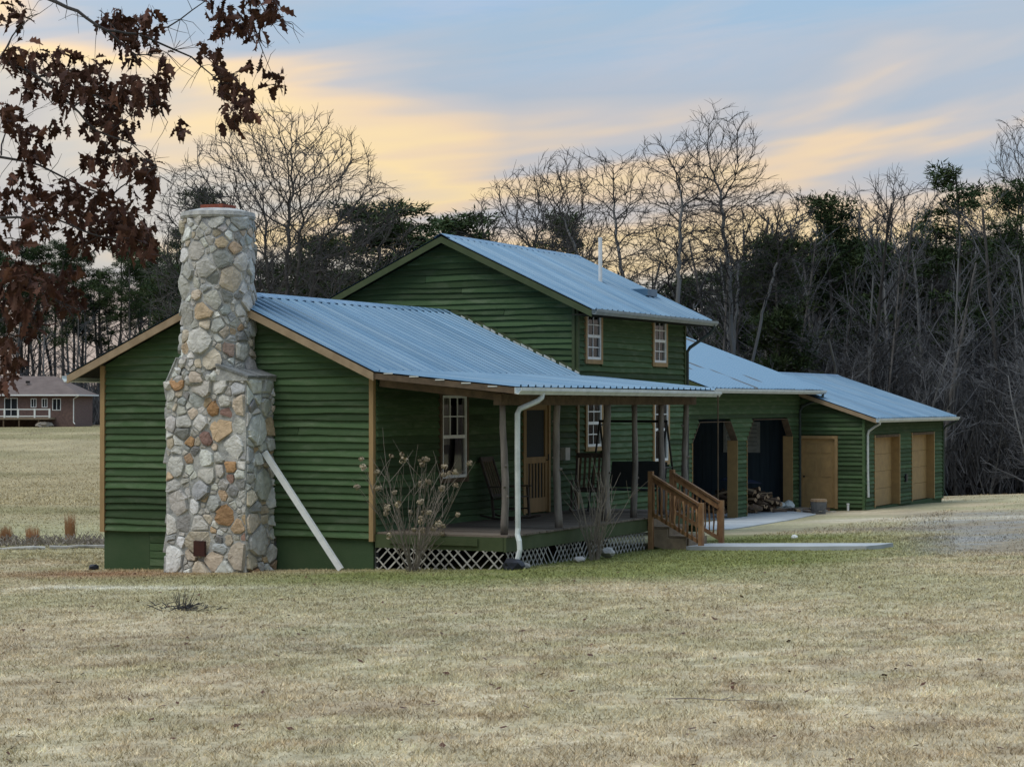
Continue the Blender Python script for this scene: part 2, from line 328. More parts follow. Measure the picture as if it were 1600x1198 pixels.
def build_ground():
    # one sheet in (depth, lateral) rows: fine near the house, coarse towards the horizon
    d = np.concatenate([np.arange(-60, 4, 8), np.arange(4, 62, 0.3), np.arange(62, 120, 1.5), np.arange(120, 300, 5), np.geomspace(300, 2500, 14)])
    t = np.linspace(-1, 1, 241); t = np.sign(t) * np.abs(t) ** 1.9
    D, T = np.meshgrid(d, t, indexing='ij'); LT = T * (60 + np.maximum(D, 0) * 1.2)
    X = CAM.x + FW.x * D + RT.x * LT; Y = CAM.y + FW.y * D + RT.y * LT
    Z = zg(X, Y); n0, n1 = X.shape
    v = np.stack([X, Y, Z], -1).reshape(-1, 3)
    i = np.arange(n0 * n1).reshape(n0, n1)
    f = np.stack([i[:-1, :-1], i[:-1, 1:], i[1:, 1:], i[1:, :-1]], -1).reshape(-1, 4)
    me = bpy.data.meshes.new('lawn'); me.from_pydata(v.tolist(), [], f.tolist()); me.update()
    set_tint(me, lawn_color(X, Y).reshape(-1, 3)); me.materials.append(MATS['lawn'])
    me.polygons.foreach_set('use_smooth', [True] * len(me.polygons))
    tag(link('lawn', me), 'dormant tan lawn sloping down towards the house', 'lawn', kind='structure')
build_ground()

# ------------------------------------------------------------------ wall siding
class Frame:                        # wall frame: u along the wall, n outwards, z up
    def __init__(s, o, u, n): s.o = Vector(o); s.u = Vector(u); s.n = Vector(n)
    def p(s, u, n, z): return s.o + s.u * u + s.n * n + Vector((0, 0, z))
def boards(fr, parent, zlo, zhi, course, span, holes=(), m='siding', wob=0.012, joint=0.25, seed=1, name='siding_board', z_of=None):
    """lapped boards, each an object: span(z)->(u0,u1) of the wall at height z; holes are openings (u0,u1,z0,z1)"""
    rr = random.Random(seed); z = zlo; k = 0
    while z < zhi - 0.01:
        h = course * (1 + rr.uniform(-0.1, 0.1)); zt = min(z + h, zhi)
        a0, a1 = span(z); b0, b1 = span(zt)
        segs = [(min(a0, b0) if False else a0, a1)]
        cuts = [(h0, h1) for (h0, h1, q0, q1) in holes if q0 < zt - 0.03 and q1 > z + 0.03]
        for h0, h1 in cuts:
            ns_ = []
            for s0, s1 in segs:
                if h1 <= s0 or h0 >= s1: ns_.append((s0, s1)); continue
                if h0 - s0 > 0.03: ns_.append((s0, h0))
                if s1 - h1 > 0.03: ns_.append((h1, s1))
            segs = ns_
        out = []
        for s0, s1 in segs:
            if s1 - s0 > 2.2 and rr.random() < joint:
                c = s0 + (s1 - s0) * rr.uniform(0.25, 0.75); out += [(s0, c - 0.004), (c + 0.004, s1)]
            else: out.append((s0, s1))
        for s0, s1 in out:
            if s1 - s0 < 0.02: continue
            n = max(2, min(9, int((s1 - s0) / 0.45) + 1)); mb = MB(); ph = rr.uniform(0, 6.28); lift = rr.uniform(-0.004, 0.006)
            t0 = s0 if abs(s0 - a0) > 1e-6 else b0; t1 = s1 if abs(s1 - a1) > 1e-6 else b1
            if t1 - t0 < 0.02: t0 = t1 = (s0 + s1) / 2; t0 -= 0.01; t1 += 0.01
            drop = rr.uniform(-1, 1) * wob * 0.6
            for i in range(n + 1):
                f = i / n; ub = s0 + (s1 - s0) * f; ut = t0 + (t1 - t0) * f
                w = drop + wob * math.sin(ph + ub * 2.3) * 0.5 + rr.uniform(-1, 1) * wob * 0.55
                zb = z - 0.014 + w
                hb = zt - zb
                pts = [fr.p(ut, 0.004, zt + 0.012), fr.p(ub + (ut - ub) * 0.3, 0.044 + lift, zb + hb * 0.30), fr.p(ub, 0.050 + lift, zb + hb * 0.10), fr.p(ub, 0.022, zb), fr.p(ut, 0.0, zt + 0.012)]
                mb.v += [tuple(q) for q in pts]
            for i in range(n):
                b = i * 5
                for q in range(5):
                    q2 = (q + 1) % 5; mb.f.append((b + q, b + q2, b + 5 + q2, b + 5 + q))
            mb.f.append((0, 4, 3, 2, 1)); e = n * 5; mb.f.append((e, e + 1, e + 2, e + 3, e + 4))
            mb.build(name, m, parent)
        z = zt; k += 1
def panel_holes(mb, fr, u0, u1, z0, z1, holes, n0, n1):
    """flat slab with rectangular openings, as solid blocks"""
    us = sorted({u0, u1} | {v for h in holes for v in h[:2] if u0 < v < u1}); zs = sorted({z0, z1} | {v for h in holes for v in h[2:] if z0 < v < z1})
    for i in range(len(us) - 1):
        run = None
        for j in range(len(zs) - 1):
            cu = (us[i] + us[i + 1]) / 2; cz = (zs[j] + zs[j + 1]) / 2
            if any(h[0] < cu < h[1] and h[2] < cz < h[3] for h in holes): continue
            a = fr.p(us[i], n0, zs[j]); b = fr.p(us[i + 1], n0, zs[j]); c = fr.p(us[i + 1], n0, zs[j + 1]); d = fr.p(us[i], n0, zs[j + 1])
            mb.prism([a, b, c, d], fr.n * (n1 - n0))
def fbox(mb, fr, u0, u1, n0, n1, z0, z1):
    mb.prism([fr.p(u0, n0, z0), fr.p(u1, n0, z0), fr.p(u1, n0, z1), fr.p(u0, n0, z1)], fr.n * (n1 - n0)); return mb
def window(fr, parent, u0, u1, z0, z1, up=(2, 2), lo=(2, 2), trim='tan_trim', tw=0.09, curtain=True):
    w = empty('window', fr.p((u0 + u1) / 2, 0, z0), parent); inv = -Vector(w.location)
    def put(mb, name, m):
        mb.v = [tuple(Vector(p) + inv) for p in mb.v]; return mb.build(name, m, w)
    for nm, a in (('casing_side', (u0 - tw, u0, z0 - tw, z1 + tw)), ('casing_side', (u1, u1 + tw, z0 - tw, z1 + tw)), ('casing_top', (u0, u1, z1, z1 + tw)), ('window_sill', (u0, u1, z0 - tw, z0))):
        put(fbox(MB(), fr, a[0], a[1], 0.0, 0.074 if 'sill' in nm else 0.066, a[2], a[3]), nm, trim)
    fw = 0.045; mb = MB()
    fbox(mb, fr, u0, u0 + fw, -0.02, 0.060, z0, z1); fbox(mb, fr, u1 - fw, u1, -0.02, 0.060, z0, z1)
    fbox(mb, fr, u0 + fw, u1 - fw, -0.02, 0.058, z0, z0 + fw * 1.2); fbox(mb, fr, u0 + fw, u1 - fw, -0.02, 0.058, z1 - fw, z1)
    put(mb, 'frame', 'white_vinyl')
    zm = (z0 + z1) / 2; put(fbox(MB(), fr, u0 + fw, u1 - fw, -0.018, 0.052, zm - 0.03, zm + 0.03), 'meeting_rail', 'white_vinyl')
    for (c, r), a, b, n in ((up, zm + 0.03, z1 - fw, 0.030), (lo, z0 + fw * 1.2, zm - 0.03, 0.018)):
        pm = MB(); pm.v = [tuple(fr.p(u0 + fw, n, a)), tuple(fr.p(u1 - fw, n, a)), tuple(fr.p(u1 - fw, n, b)), tuple(fr.p(u0 + fw, n, b))]; pm.f = [(0, 1, 2, 3)]; put(pm, 'pane', 'glass')
        for i in range(1, c):
            u = u0 + fw + (u1 - u0 - 2 * fw) * i / c; put(fbox(MB(), fr, u - 0.011, u + 0.011, n + 0.001, n + 0.014, a, b), 'muntin', 'white_vinyl')
        for i in range(1, r):
            zz = a + (b - a) * i / r; put(fbox(MB(), fr, u0 + fw, u1 - fw, n + 0.001, n + 0.0135, zz - 0.011, zz + 0.011), 'muntin', 'white_vinyl')
    if curtain:
        mb = MB(); k = 14; ww = (u1 - u0 - 0.06) * 0.62
        for i in range(k + 1):
            u = u0 + 0.03 + ww * i / k; nn = -0.13 + 0.03 * math.sin(i * 1.9)
            mb.v += [tuple(fr.p(u, nn, zm - 0.15)), tuple(fr.p(u, nn, z1 - 0.03))]
        for i in range(k): mb.f.append((2 * i, 2 * i + 2, 2 * i + 3, 2 * i + 1))
        put(mb, 'curtain', 'curtain')
    return w
# ------------------------------------------------------------------ ribbed metal roofing
def roof_slope(parent, ya, yb, xr, zr, xe, ze, m='roof_metal', sheet=0.9, rib=0.3, jit=0.006, seed=3, over=0.0):
    """sheets running from ridge (xr,zr) to eave (xe,ze), laid side by side from ya to yb"""
    rr = random.Random(seed); n = max(1, round((yb - ya) / sheet)); w = (yb - ya) / n
    dn = Vector((zr - ze, 0, abs(xe - xr))).normalized() if xe > xr else Vector((-(zr - ze), 0, abs(xe - xr))).normalized()
    for i in range(n):
        mb = MB(); y0 = ya + i * w; prof = []; nr = max(1, round(w / rib)); rw = w / nr
        for k in range(nr):
            a = y0 + k * rw
            prof += [(a + 0.001 * (k == 0), 0.0), (a + rw * 0.38, 0.0), (a + rw * 0.44, 0.036), (a + rw * 0.58, 0.036), (a + rw * 0.64, 0.0)]
        prof.append((y0 + w, 0.0)); lift = rr.uniform(0, 0.004); e = rr.uniform(-jit, jit) * 3
        ex = xe + (0.02 + e) * (1 if xe > xr else -1)
        sl = (ze - zr) / (xe - xr); ez = ze + sl * (ex - xe)
        for (y, h) in prof:
            for (x, z) in ((xr, zr), (ex, ez)):
                mb.v.append((x + dn.x * (h + lift), y, z + dn.z * (h + lift)))
        q = len(prof)
        for k in range(q - 1): mb.f.append((2 * k, 2 * k + 1, 2 * k + 3, 2 * k + 2))
        mb.build('roof_sheet', m, parent)
def roof_deck(parent, ya, yb, xr, zr, xe, ze, t=0.06, m='soffit', gap=0.012):
    mb = MB(); mb.prism([(xr, ya, zr - gap), (xe, ya, ze - gap), (xe, ya, ze - gap - t), (xr, ya, zr - gap - t)], (0, yb - ya, 0)); return mb.build('roof_deck', m, parent)
def fascia(parent, y, xr, zr, xe, ze, h, m, t=0.035, drop=0.03, name='rake_board'):
    mb = MB(); mb.prism([(xr, y, zr - drop), (xe, y, ze - drop), (xe, y, ze - drop - h), (xr, y, zr - drop - h)], (0, t, 0)); return mb.build(name, m, parent)
def gutter(parent, x, ya, yb, z, m='gutter_white', s=1, sag=0.0):
    """K-style trough along y; s=+1 faces +x"""
    pr = [(0, 0.0), (0, -0.10), (0.07, -0.115), (0.11, -0.06), (0.125, -0.055), (0.125, 0.0), (0.115, 0.0), (0.115, -0.045), (0.06, -0.10), (0.012, -0.09), (0.012, 0.0)]
    mb = MB(); mb.prism([(x + s * a, ya, z + b) for a, b in pr], (0, yb - ya, sag)); return mb.build('gutter', m, parent)
def downspout(parent, pts, w, m, name='downspout'):
    mb = MB(); mb.tube(pts, w, 8); return mb.build(name, m, parent, smooth=False)

# ================================================================== THE FARMHOUSE
H = thing('farmhouse', 'dark green clapboard farmhouse with blue metal roof, fieldstone chimney and log-post porch', 'house')
WL, WU, ZS, ZF = -5.56, 0.0, 0.62, 0.73        # west end, front, siding bottom, porch floor
RX, RZ, PS = -2.95, 4.83, 0.45                 # main ridge, pitch
R2X, R2Z, P2 = -2.92, 6.41, 0.47               # upper ridge
Y2, Y3 = 8.5, 14.76                            # two-storey block
def main_top(x): return RZ - PS * abs(x - RX)
def up_top(x): return R2Z - P2 * abs(x - R2X)
FG = Frame((0, 0, 0), (1, 0, 0), (0, -1, 0))           # gable end, u = x
FF = Frame((0, 0, 0), (0, 1, 0), (1, 0, 0))            # front wall, u = y
FU = Frame((0, Y2, 0), (1, 0, 0), (0, -1, 0))          # upper gable
# gable wall
gw = empty('gable_wall', (0, 0, 0), H)
mb = MB(); mb.prism([(WL, 0.001, ZS - 0.02), (WU, 0.001, ZS - 0.02), (WU, 0.001, main_top(WU) - 0.12), (RX, 0.001, RZ - 0.12), (WL, 0.001, main_top(WL) - 0.12)], (0, 0.12, 0)); mb.build('wall_sheathing', 'green_panel', gw)
def gspan(z):
    t = RZ - 0.10 - z; half = t / PS
    return max(WL + 0.09, RX - half), min(WU - 0.075, RX + half)
boards(FG, gw, ZS, 4.66, 0.123, gspan, seed=5, wob=0.016, joint=0.35)
for u0, u1 in ((WL - 0.01, WL + 0.085), (WU - 0.07, WU + 0.012)):
    fbox(MB(), FG, u0, u1, -0.04, 0.066, ZS - 0.03 if u0 < -1 else ZS - 0.05, main_top((u0 + u1) / 2) - 0.115).build('corner_board', 'tan_trim', gw)
# skirting under the gable siding
sk = empty('foundation_skirt', (0, 0, 0), H)
for a, b in ((WL + 0.03, -4.55), (-4.55, -3.62), (-1.93, -0.02)):
    fbox(MB(), FG, a + 0.004, b - 0.004, -0.06, -0.012 if a != -4.55 else -0.006, -0.3, ZS - 0.016).build('skirt_panel', 'green_panel', sk)
fbox(MB(), FG, WL + 0.02, -0.02, -0.16, -0.07, -0.3, ZS - 0.02).build('foundation_wall', 'mortar', sk)
for k in range(4): fbox(MB(), FG, -4.53, -3.64, -0.004, 0.006, 0.02 + 0.135 * k, 0.14 + 0.135 * k).build('hatch_board', 'siding', sk)
MB().box(WL + 0.02, WL + 0.10, 0.1, Y3 - 0.1, -0.4, ZS - 0.02).build('foundation_wall', 'green_panel', sk)
# front wall of main part and of the tall block, one plane
W1 = (2.40, 3.37, 1.55, 3.03); DR = (5.93, 7.03, 0.74, 2.88); W2 = (8.98, 9.72, 1.99, 2.97); W3 = (12.79, 13.62, 1.60, 3.0); U2 = (8.97, 9.70, 3.80, 4.77); U3 = (12.77, 13.50, 3.80, 4.77)
fw_ = empty('front_wall', (0, 0, 0), H); holes = [W1, DR, W2, W3, U2, U3]
mb = MB(); panel_holes(mb, FF, 0.05, Y2, ZF - 0.12, main_top(0) - 0.1, holes, -0.12, -0.001); panel_holes(mb, FF, Y2, Y3, 0.2, up_top(0) - 0.1, holes, -0.12, -0.001); mb.build('wall_sheathing', 'green_panel', fw_)
pad = lambda hs, p=0.085: [(a - p, b + p, c - p, d + p) for a, b, c, d in hs]
boards(FF, fw_, ZF + 0.0, 3.40, 0.125, lambda z: (0.02, Y2 - 0.05), pad([W1, DR]), seed=8, joint=0.3)
boards(FF, fw_, 0.5, up_top(0) - 0.12, 0.125, lambda z: (Y2 + 0.05, Y3 - 0.07), pad([W2, W3, U2, U3]), seed=9, joint=0.12)
fbox(MB(), FF, Y2 - 0.045, Y2 + 0.045, 0.0, 0.066, ZF, 3.40).build('corner_board', 'rake_wood', fw_)
fbox(MB(), FF, Y2 - 0.02, Y2 + 0.045, 0.0, 0.066, 3.56, up_top(0) - 0.12).build('corner_board', 'green_trim', fw_)
fbox(MB(), FF, Y3 - 0.065, Y3 + 0.01, -0.05, 0.066, 0.45, up_top(0) - 0.12).build('corner_board', 'green_trim', fw_)
# upper gable wall
ug = empty('upper_gable_wall', (0, 0, 0), H)
mb = MB(); mb.prism([(WL, Y2 + 0.001, 2.6), (-0.125, Y2 + 0.001, 2.6), (-0.125, Y2 + 0.001, up_top(-0.125) - 0.12), (R2X, Y2 + 0.001, R2Z - 0.12), (WL, Y2 + 0.001, up_top(WL) - 0.12)], (0, 0.1, 0)); mb.build('wall_sheathing', 'green_panel', ug)
def uspan(z):
    half = (R2Z - 0.11 - z) / P2
    return max(WL, R2X - half), min(WU - 0.06, R2X + half)
boards(FU, ug, 3.40, 6.24, 0.125, uspan, seed=13, joint=0.5, wob=0.02)
fbox(MB(), FU, -0.062, 0.0, -0.02, 0.064, 3.56, up_top(0) - 0.12).build('corner_board', 'green_trim', ug)
# other outside walls (west side, far end)
mb = MB(); mb.box(WL, WL + 0.1, 0.13, Y2, ZS - 0.02, main_top(WL) - 0.1); mb.box(WL, WL + 0.1, Y2, Y3, 0.2, up_top(WL) - 0.1); mb.build('west_wall', 'green_panel', H)
mb = MB(); mb.prism([(WL + 0.1, Y3 - 0.1, 0.0), (WU - 0.13, Y3 - 0.1, 0.0), (WU - 0.13, Y3 - 0.1, up_top(WU - 0.13) - 0.1), (R2X, Y3 - 0.1, R2Z - 0.1), (WL + 0.1, Y3 - 0.1, up_top(WL + 0.1) - 0.1)], (0, 0.1, 0)); mb.build('end_wall', 'green_panel', H)
mb = MB(); mb.box(WL + 0.11, -0.13, 0.13, Y3 - 0.11, ZF - 0.1, ZF - 0.02); mb.build('floor_slab', 'interior_dark', H)
mb = MB(); mb.box(WL + 0.11, -0.13, Y2 + 0.12, Y3 - 0.11, 3.3, 3.4); mb.build('upper_floor', 'interior_dark', H)
mb = MB(); mb.box(-1.9, -1.8, 0.13, Y3 - 0.11, ZF, 3.2); mb.box(-2.4, -2.3, Y2 + 0.12, Y3 - 0.11, 3.41, 5.2); mb.build('interior_partition', 'interior_dark', H)
# main roof
rf = empty('main_roof', (0, 0, 0), H); EX, EXW = 0.16, -6.10
roof_slope(rf, -0.34, Y2 - 0.01, RX, RZ, EX, main_top(EX), seed=2)
roof_slope(rf, -0.34, Y2 - 0.01, RX, RZ, EXW, main_top(EXW), seed=3)
roof_deck(rf, -0.30, Y2 - 0.01, RX, RZ, EX - 0.02, main_top(EX - 0.02)); roof_deck(rf, -0.30, Y2 - 0.01, RX, RZ, EXW + 0.02, main_top(EXW + 0.02))
fascia(rf, -0.335, RX, RZ, EX, main_top(EX), 0.135, 'rake_wood'); fascia(rf, -0.335, RX, RZ, EXW, main_top(EXW), 0.135, 'rake_wood')
mb = MB(); mb.prism([(RX, -0.36, RZ + 0.035), (RX + 0.17, -0.36, RZ + 0.028 - 0.17 * PS + 0.0), (RX + 0.17, -0.36, RZ + 0.022 - 0.17 * PS), (RX, -0.36, RZ + 0.028), (RX - 0.17, -0.36, RZ + 0.022 - 0.17 * PS), (RX - 0.17, -0.36, RZ + 0.028 - 0.17 * PS)], (0, Y2 + 0.34, 0)); mb.build('ridge_cap', 'roof_metal', rf)
gutter(rf, EXW - 0.01, -0.3, Y2, main_top(EXW) - 0.03, s=-1)
mb = MB(); mb.prism([(RX + 0.1, Y2 - 0.012, main_top(RX + 0.1) + 0.03), (0.1, Y2 - 0.012, main_top(0.1) + 0.03), (0.1, Y2 - 0.012, main_top(0.1) + 0.12), (RX + 0.1, Y2 - 0.012, main_top(RX + 0.1) + 0.12)], (0, -0.03, 0)); mb.build('step_flashing', 'green_trim', rf)
rr = random.Random(4)
for k in range(16):
    f = k / 15; x = RX + 0.35 + f * 2.6; h = rr.uniform(0.025, 0.06); L_ = rr.uniform(0.09, 0.16)
    mb = MB(); mb.prism([(x, Y2 - 0.045, main_top(x) + 0.028), (x + L_, Y2 - 0.045, main_top(x + L_) + 0.028), (x + L_, Y2 - 0.045, main_top(x + L_) + 0.028 + h * 0.7), (x, Y2 - 0.045, main_top(x) + 0.03 + h)], (0, -0.01, 0)); mb.build('flashing_scrap', 'gutter_white', rf)
# upper roof
r2 = empty('upper_roof', (0, 0, 0), H); E2, E2W, YA, YB = 0.50, -6.30, 8.14, 15.36
roof_slope(r2, YA, YB, R2X, R2Z, E2, up_top(E2), seed=6); roof_slope(r2, YA, YB, R2X, R2Z, E2W, up_top(E2W), seed=7)
roof_deck(r2, YA + 0.04, YB - 0.04, R2X, R2Z, E2 - 0.02, up_top(E2 - 0.02)); roof_deck(r2, YA + 0.04, YB - 0.04, R2X, R2Z, E2W + 0.02, up_top(E2W + 0.02))
for y in (YA + 0.005, YB - 0.04):
    fascia(r2, y, R2X, R2Z, E2, up_top(E2), 0.135, 'green_trim'); fascia(r2, y, R2X, R2Z, E2W, up_top(E2W), 0.135, 'green_trim')
mb = MB(); mb.prism([(R2X, YA - 0.02, R2Z + 0.035), (R2X + 0.15, YA - 0.02, R2Z + 0.026 - 0.15 * P2), (R2X + 0.15, YA - 0.02, R2Z + 0.02 - 0.15 * P2), (R2X, YA - 0.02, R2Z + 0.028), (R2X - 0.15, YA - 0.02, R2Z + 0.02 - 0.15 * P2), (R2X - 0.15, YA - 0.02, R2Z + 0.026 - 0.15 * P2)], (0, YB - YA + 0.04, 0)); mb.build('ridge_cap', 'roof_metal', r2)
gutter(r2, E2 + 0.0, YA + 0.02, YB + 0.06, up_top(E2) - 0.005, 'gutter_grey')
mb = MB(); mb.box(0.05, E2 - 0.02, YA + 0.045, YB - 0.045, up_top(E2) - 0.12, up_top(E2) - 0.10); mb.build('soffit_board', 'soffit', r2)
downspout(r2, [(E2 + 0.06, 15.25, 4.72), (E2 + 0.06, 15.25, 4.62), (E2 - 0.02, 15.2, 4.5), (0.12, 14.86, 4.18), (0.07, 14.82, 4.08), (0.07, 14.82, 3.3), (0.07, 14.82, 0.2)], 0.04, 'gutter_dark')
vp = MB(); vp.tube([(-1.2, 12.65, 5.55), (-1.2, 12.65, 6.62)], 0.045, 10); vp.build('vent_pipe', 'white_vinyl', r2)
MB().box(-1.05, -0.55, 13.9, 14.5, up_top(-0.8) - 0.06, up_top(-0.8) + 0.10).build('roof_vent', 'roof_metal', r2)
# windows and doors
window(FF, H, *W1, up=(3, 2), lo=(1, 1), trim='rafter', tw=0.08)
window(FF, H, *W2, curtain=False); window(FF, H, *W3, up=(2, 2), lo=(1, 1)); window(FF, H, *U2, curtain=False); window(FF, H, *U3, curtain=False)
dr = empty('screen_door', (0, DR[0], DR[2]), H)
def dput(mb, name, m): mb.v = [(x, y - DR[0], z - DR[2]) for x, y, z in mb.v]; return mb.build(name, m, dr)
a, b, c, d = DR
dput(fbox(MB(), FF, a - 0.085, a, 0.0, 0.06, c, d + 0.085), 'door_casing', 'tan_trim'); dput(fbox(MB(), FF, b, b + 0.085, 0.0, 0.06, c, d + 0.085), 'door_casing', 'tan_trim'); dput(fbox(MB(), FF, a, b, 0.0, 0.058, d, d + 0.085), 'door_casing', 'tan_trim')
for u in ((a + 0.005, a + 0.11), (b - 0.11, b - 0.005)): dput(fbox(MB(), FF, u[0], u[1], -0.01, 0.03, c + 0.02, d - 0.005), 'door_stile', 'tan_trim')
for z in ((c + 0.02, c + 0.30), (c + 0.98, c + 1.10), (d - 0.12, d - 0.005)): dput(fbox(MB(), FF, a + 0.11, b - 0.11, -0.01, 0.028, z[0], z[1]), 'door_rail', 'tan_trim')
for k in range(6): u = a + 0.11 + (b - a - 0.22) * (k + 0.5) / 6; dput(fbox(MB(), FF, u - 0.025, u + 0.025, 0.0, 0.02, c + 0.30, c + 0.98), 'door_slat', 'tan_trim')
dput(fbox(MB(), FF, a + 0.11, b - 0.11, -0.008, -0.004, c + 0.30, d - 0.12), 'insect_screen', 'mesh_fabric')
dput(fbox(MB(), FF, a + 0.002, b - 0.002, -0.10, -0.05, c + 0.02, d), 'inner_door', 'dark_wood')
dput(MB().tube([FF.p(b - 0.06, 0.03, c + 1.03), FF.p(b - 0.06, 0.075, c + 1.03), FF.p(b - 0.06, 0.075, c + 1.15)], 0.012, 6), 'handle', 'black_metal')
fbox(MB(), FF, 7.62, 7.84, 0.03, 0.16, 1.75, 2.0).build('meter_box', 'porch_light', H)

# ---------------- chimney
CH = empty('chimney', (-2.78, -0.45, 0), H); CO = Vector((-2.78, -0.45, 0))
CX, CY, CR = -2.90, -0.33, 0.60
BX0, BX1, BY0 = -3.57, -1.965, -0.90
def path_lower(s):           # unfolded: left side (back to front), front, right side
    if s < 0.9: return Vector((BX0, 0.0 - s, 0)), Vector((-1, 0, 0)), Vector((0, -1, 0))
    if s < 0.9 + (BX1 - BX0): return Vector((BX0 + s - 0.9, BY0, 0)), Vector((0, -1, 0)), Vector((1, 0, 0))
    return Vector((BX1, BY0 + s - 0.9 - (BX1 - BX0), 0)), Vector((1, 0, 0)), Vector((0, 1, 0))
LOWL = 0.9 * 2 + BX1 - BX0
def swell(z): return 0.05 * max(0, 0.55 - z) / 0.55
def map_lower(s, z, n):
    s = min(max(s, 0.0), LOWL - 1e-4); p, nn, t = path_lower(s); p = p + nn * (n + swell(z)); return Vector((p.x, p.y, z))
def map_upper(s, z, n):
    a = s / CR - PI / 2 - PI + 0.0
    r = CR + n + 0.03 * max(0, 4.2 - z); return Vector((CX + r * math.cos(a), CY + r * math.sin(a), z))
def voronoi(w, h, size, rr, period=None):
    pts = []
    tries = 0
    while tries < 9000:
        tries += 1; p = (rr.uniform(0, w), rr.uniform(0, h)); rad = size * rr.choice((0.55, 0.7, 0.9, 1.15, 1.4))
        ok = True
        for q in pts:
            dx = abs(p[0] - q[0]);
            if period: dx = min(dx, period - dx)
            if (dx * 0.85) ** 2 + ((p[1] - q[1]) * 1.25) ** 2 < ((rad + q[2]) * 0.5) ** 2: ok = False; break
        if ok: pts.append((p[0], p[1], rad))
    cells = []
    ext = []
    for q in pts:
        ext.append(q)
        if period: ext += [(q[0] - period, q[1], q[2]), (q[0] + period, q[1], q[2])]
    for p in pts:
        x0, x1 = (p[0] - 0.6, p[0] + 0.6) if period else (0, w)
        poly = [(x0, 0), (x1, 0), (x1, h), (x0, h)]
        for q in ext:
            if q == p: continue
            dx, dy = q[0] - p[0], q[1] - p[1]; dd = dx * dx + dy * dy
            if dd > 1.4: continue
            kk = (dd + p[2] ** 2 - q[2] ** 2) / 2       # weighted bisector
            new = []
            for i in range(len(poly)):
                a_, b_ = poly[i], poly[(i + 1) % len(poly)]
                fa = (a_[0] - p[0]) * dx + (a_[1] - p[1]) * dy - kk; fb = (b_[0] - p[0]) * dx + (b_[1] - p[1]) * dy - kk
                if fa <= 0: new.append(a_)
                if fa * fb < 0:
                    t = fa / (fa - fb); new.append((a_[0] + (b_[0] - a_[0]) * t, a_[1] + (b_[1] - a_[1]) * t))
            poly = new
            if len(poly) < 3: break
        if len(poly) >= 3: cells.append(poly)
    return cells
STONE = [((0.52, 0.51, 0.47), 30), ((0.66, 0.66, 0.62), 24), ((0.42, 0.44, 0.43), 16), ((0.55, 0.48, 0.38), 16), ((0.46, 0.36, 0.25), 7), ((0.40, 0.28, 0.18), 3), ((0.32, 0.24, 0.20), 2), ((0.30, 0.30, 0.29), 6)]
STONE_LOW = [((0.56, 0.55, 0.50), 26), ((0.72, 0.71, 0.66), 26), ((0.45, 0.46, 0.45), 10), ((0.58, 0.50, 0.39), 15), ((0.50, 0.37, 0.24), 9), ((0.46, 0.28, 0.15), 6), ((0.34, 0.22, 0.18), 4), ((0.30, 0.30, 0.285), 4)]
def pick(rr, tab):
    r = rr.uniform(0, sum(w for c, w in tab))
    for c, w in tab:
        r -= w
        if r <= 0: g = rr.uniform(0.8, 1.2); return tuple(min(0.8, v * g * rr.uniform(0.975, 1.025)) for v in c)
    return tab[0][0]
hidden = MB()
def add_stone(poly, mapf, rr, tab, zoff, visible):
    # shrink towards the centre by the joint width, round off, roughen
    n = len(poly); cx = sum(p[0] for p in poly) / n; cy = sum(p[1] for p in poly) / n
    area = abs(sum(poly[i][0] * poly[(i + 1) % n][1] - poly[(i + 1) % n][0] * poly[i][1] for i in range(n))) / 2
    if area < 0.006: return
    pts = []
    for i in range(n):
        a_, b_ = poly[i], poly[(i + 1) % n]; e = math.hypot(b_[0] - a_[0], b_[1] - a_[1])
        if e < 0.03: continue
        pts += [(a_[0] * 0.92 + b_[0] * 0.08, a_[1] * 0.92 + b_[1] * 0.08), (a_[0] * 0.1 + b_[0] * 0.9, a_[1] * 0.1 + b_[1] * 0.9)]
    if len(pts) < 3: return
    rad = math.sqrt(area / PI); k0 = max(0.5, 1 - 0.009 / rad); h = rr.uniform(0.015, 0.055) * min(1.2, rad / 0.12); tx, ty = rr.uniform(-0.5, 0.5), rr.uniform(-0.5, 0.35)
    mb = MB() if visible else hidden; b0 = len(mb.v); m = len(pts)
    pts = [(cx + (x - cx) * k0 * rr.uniform(0.86, 1.06), cy + (y - cy) * k0 * rr.uniform(0.86, 1.06)) for x, y in pts]
    for kk, hh in ((1.0, -0.03), (0.95, h * 0.75), (0.62, h)):
        for x, y in pts:
            ux, uy = cx + (x - cx) * kk, cy + (y - cy) * kk
            hz = hh + (tx * (ux - cx) + ty * (uy - cy)) * 0.5 * (hh > 0) + (rr.uniform(-0.006, 0.006) if hh > 0 else 0)
            v = mapf(ux, uy + zoff, hz); mb.v.append(tuple(v - CO) if visible else tuple(v - CO))
    mb.v.append(tuple(mapf(cx, cy + zoff, h * 1.02) - CO))
    for r_ in range(2):
        for i in range(m):
            j = (i + 1) % m; mb.f.append((b0 + r_ * m + i, b0 + r_ * m + j, b0 + (r_ + 1) * m + j, b0 + (r_ + 1) * m + i))
    for i in range(m): mb.f.append((b0 + 2 * m + i, b0 + 2 * m + (i + 1) % m, b0 + 3 * m))
    if visible:
        FIELD.append((area, mb, pick(rr, tab)))
FIELD = []
rr = random.Random(21)
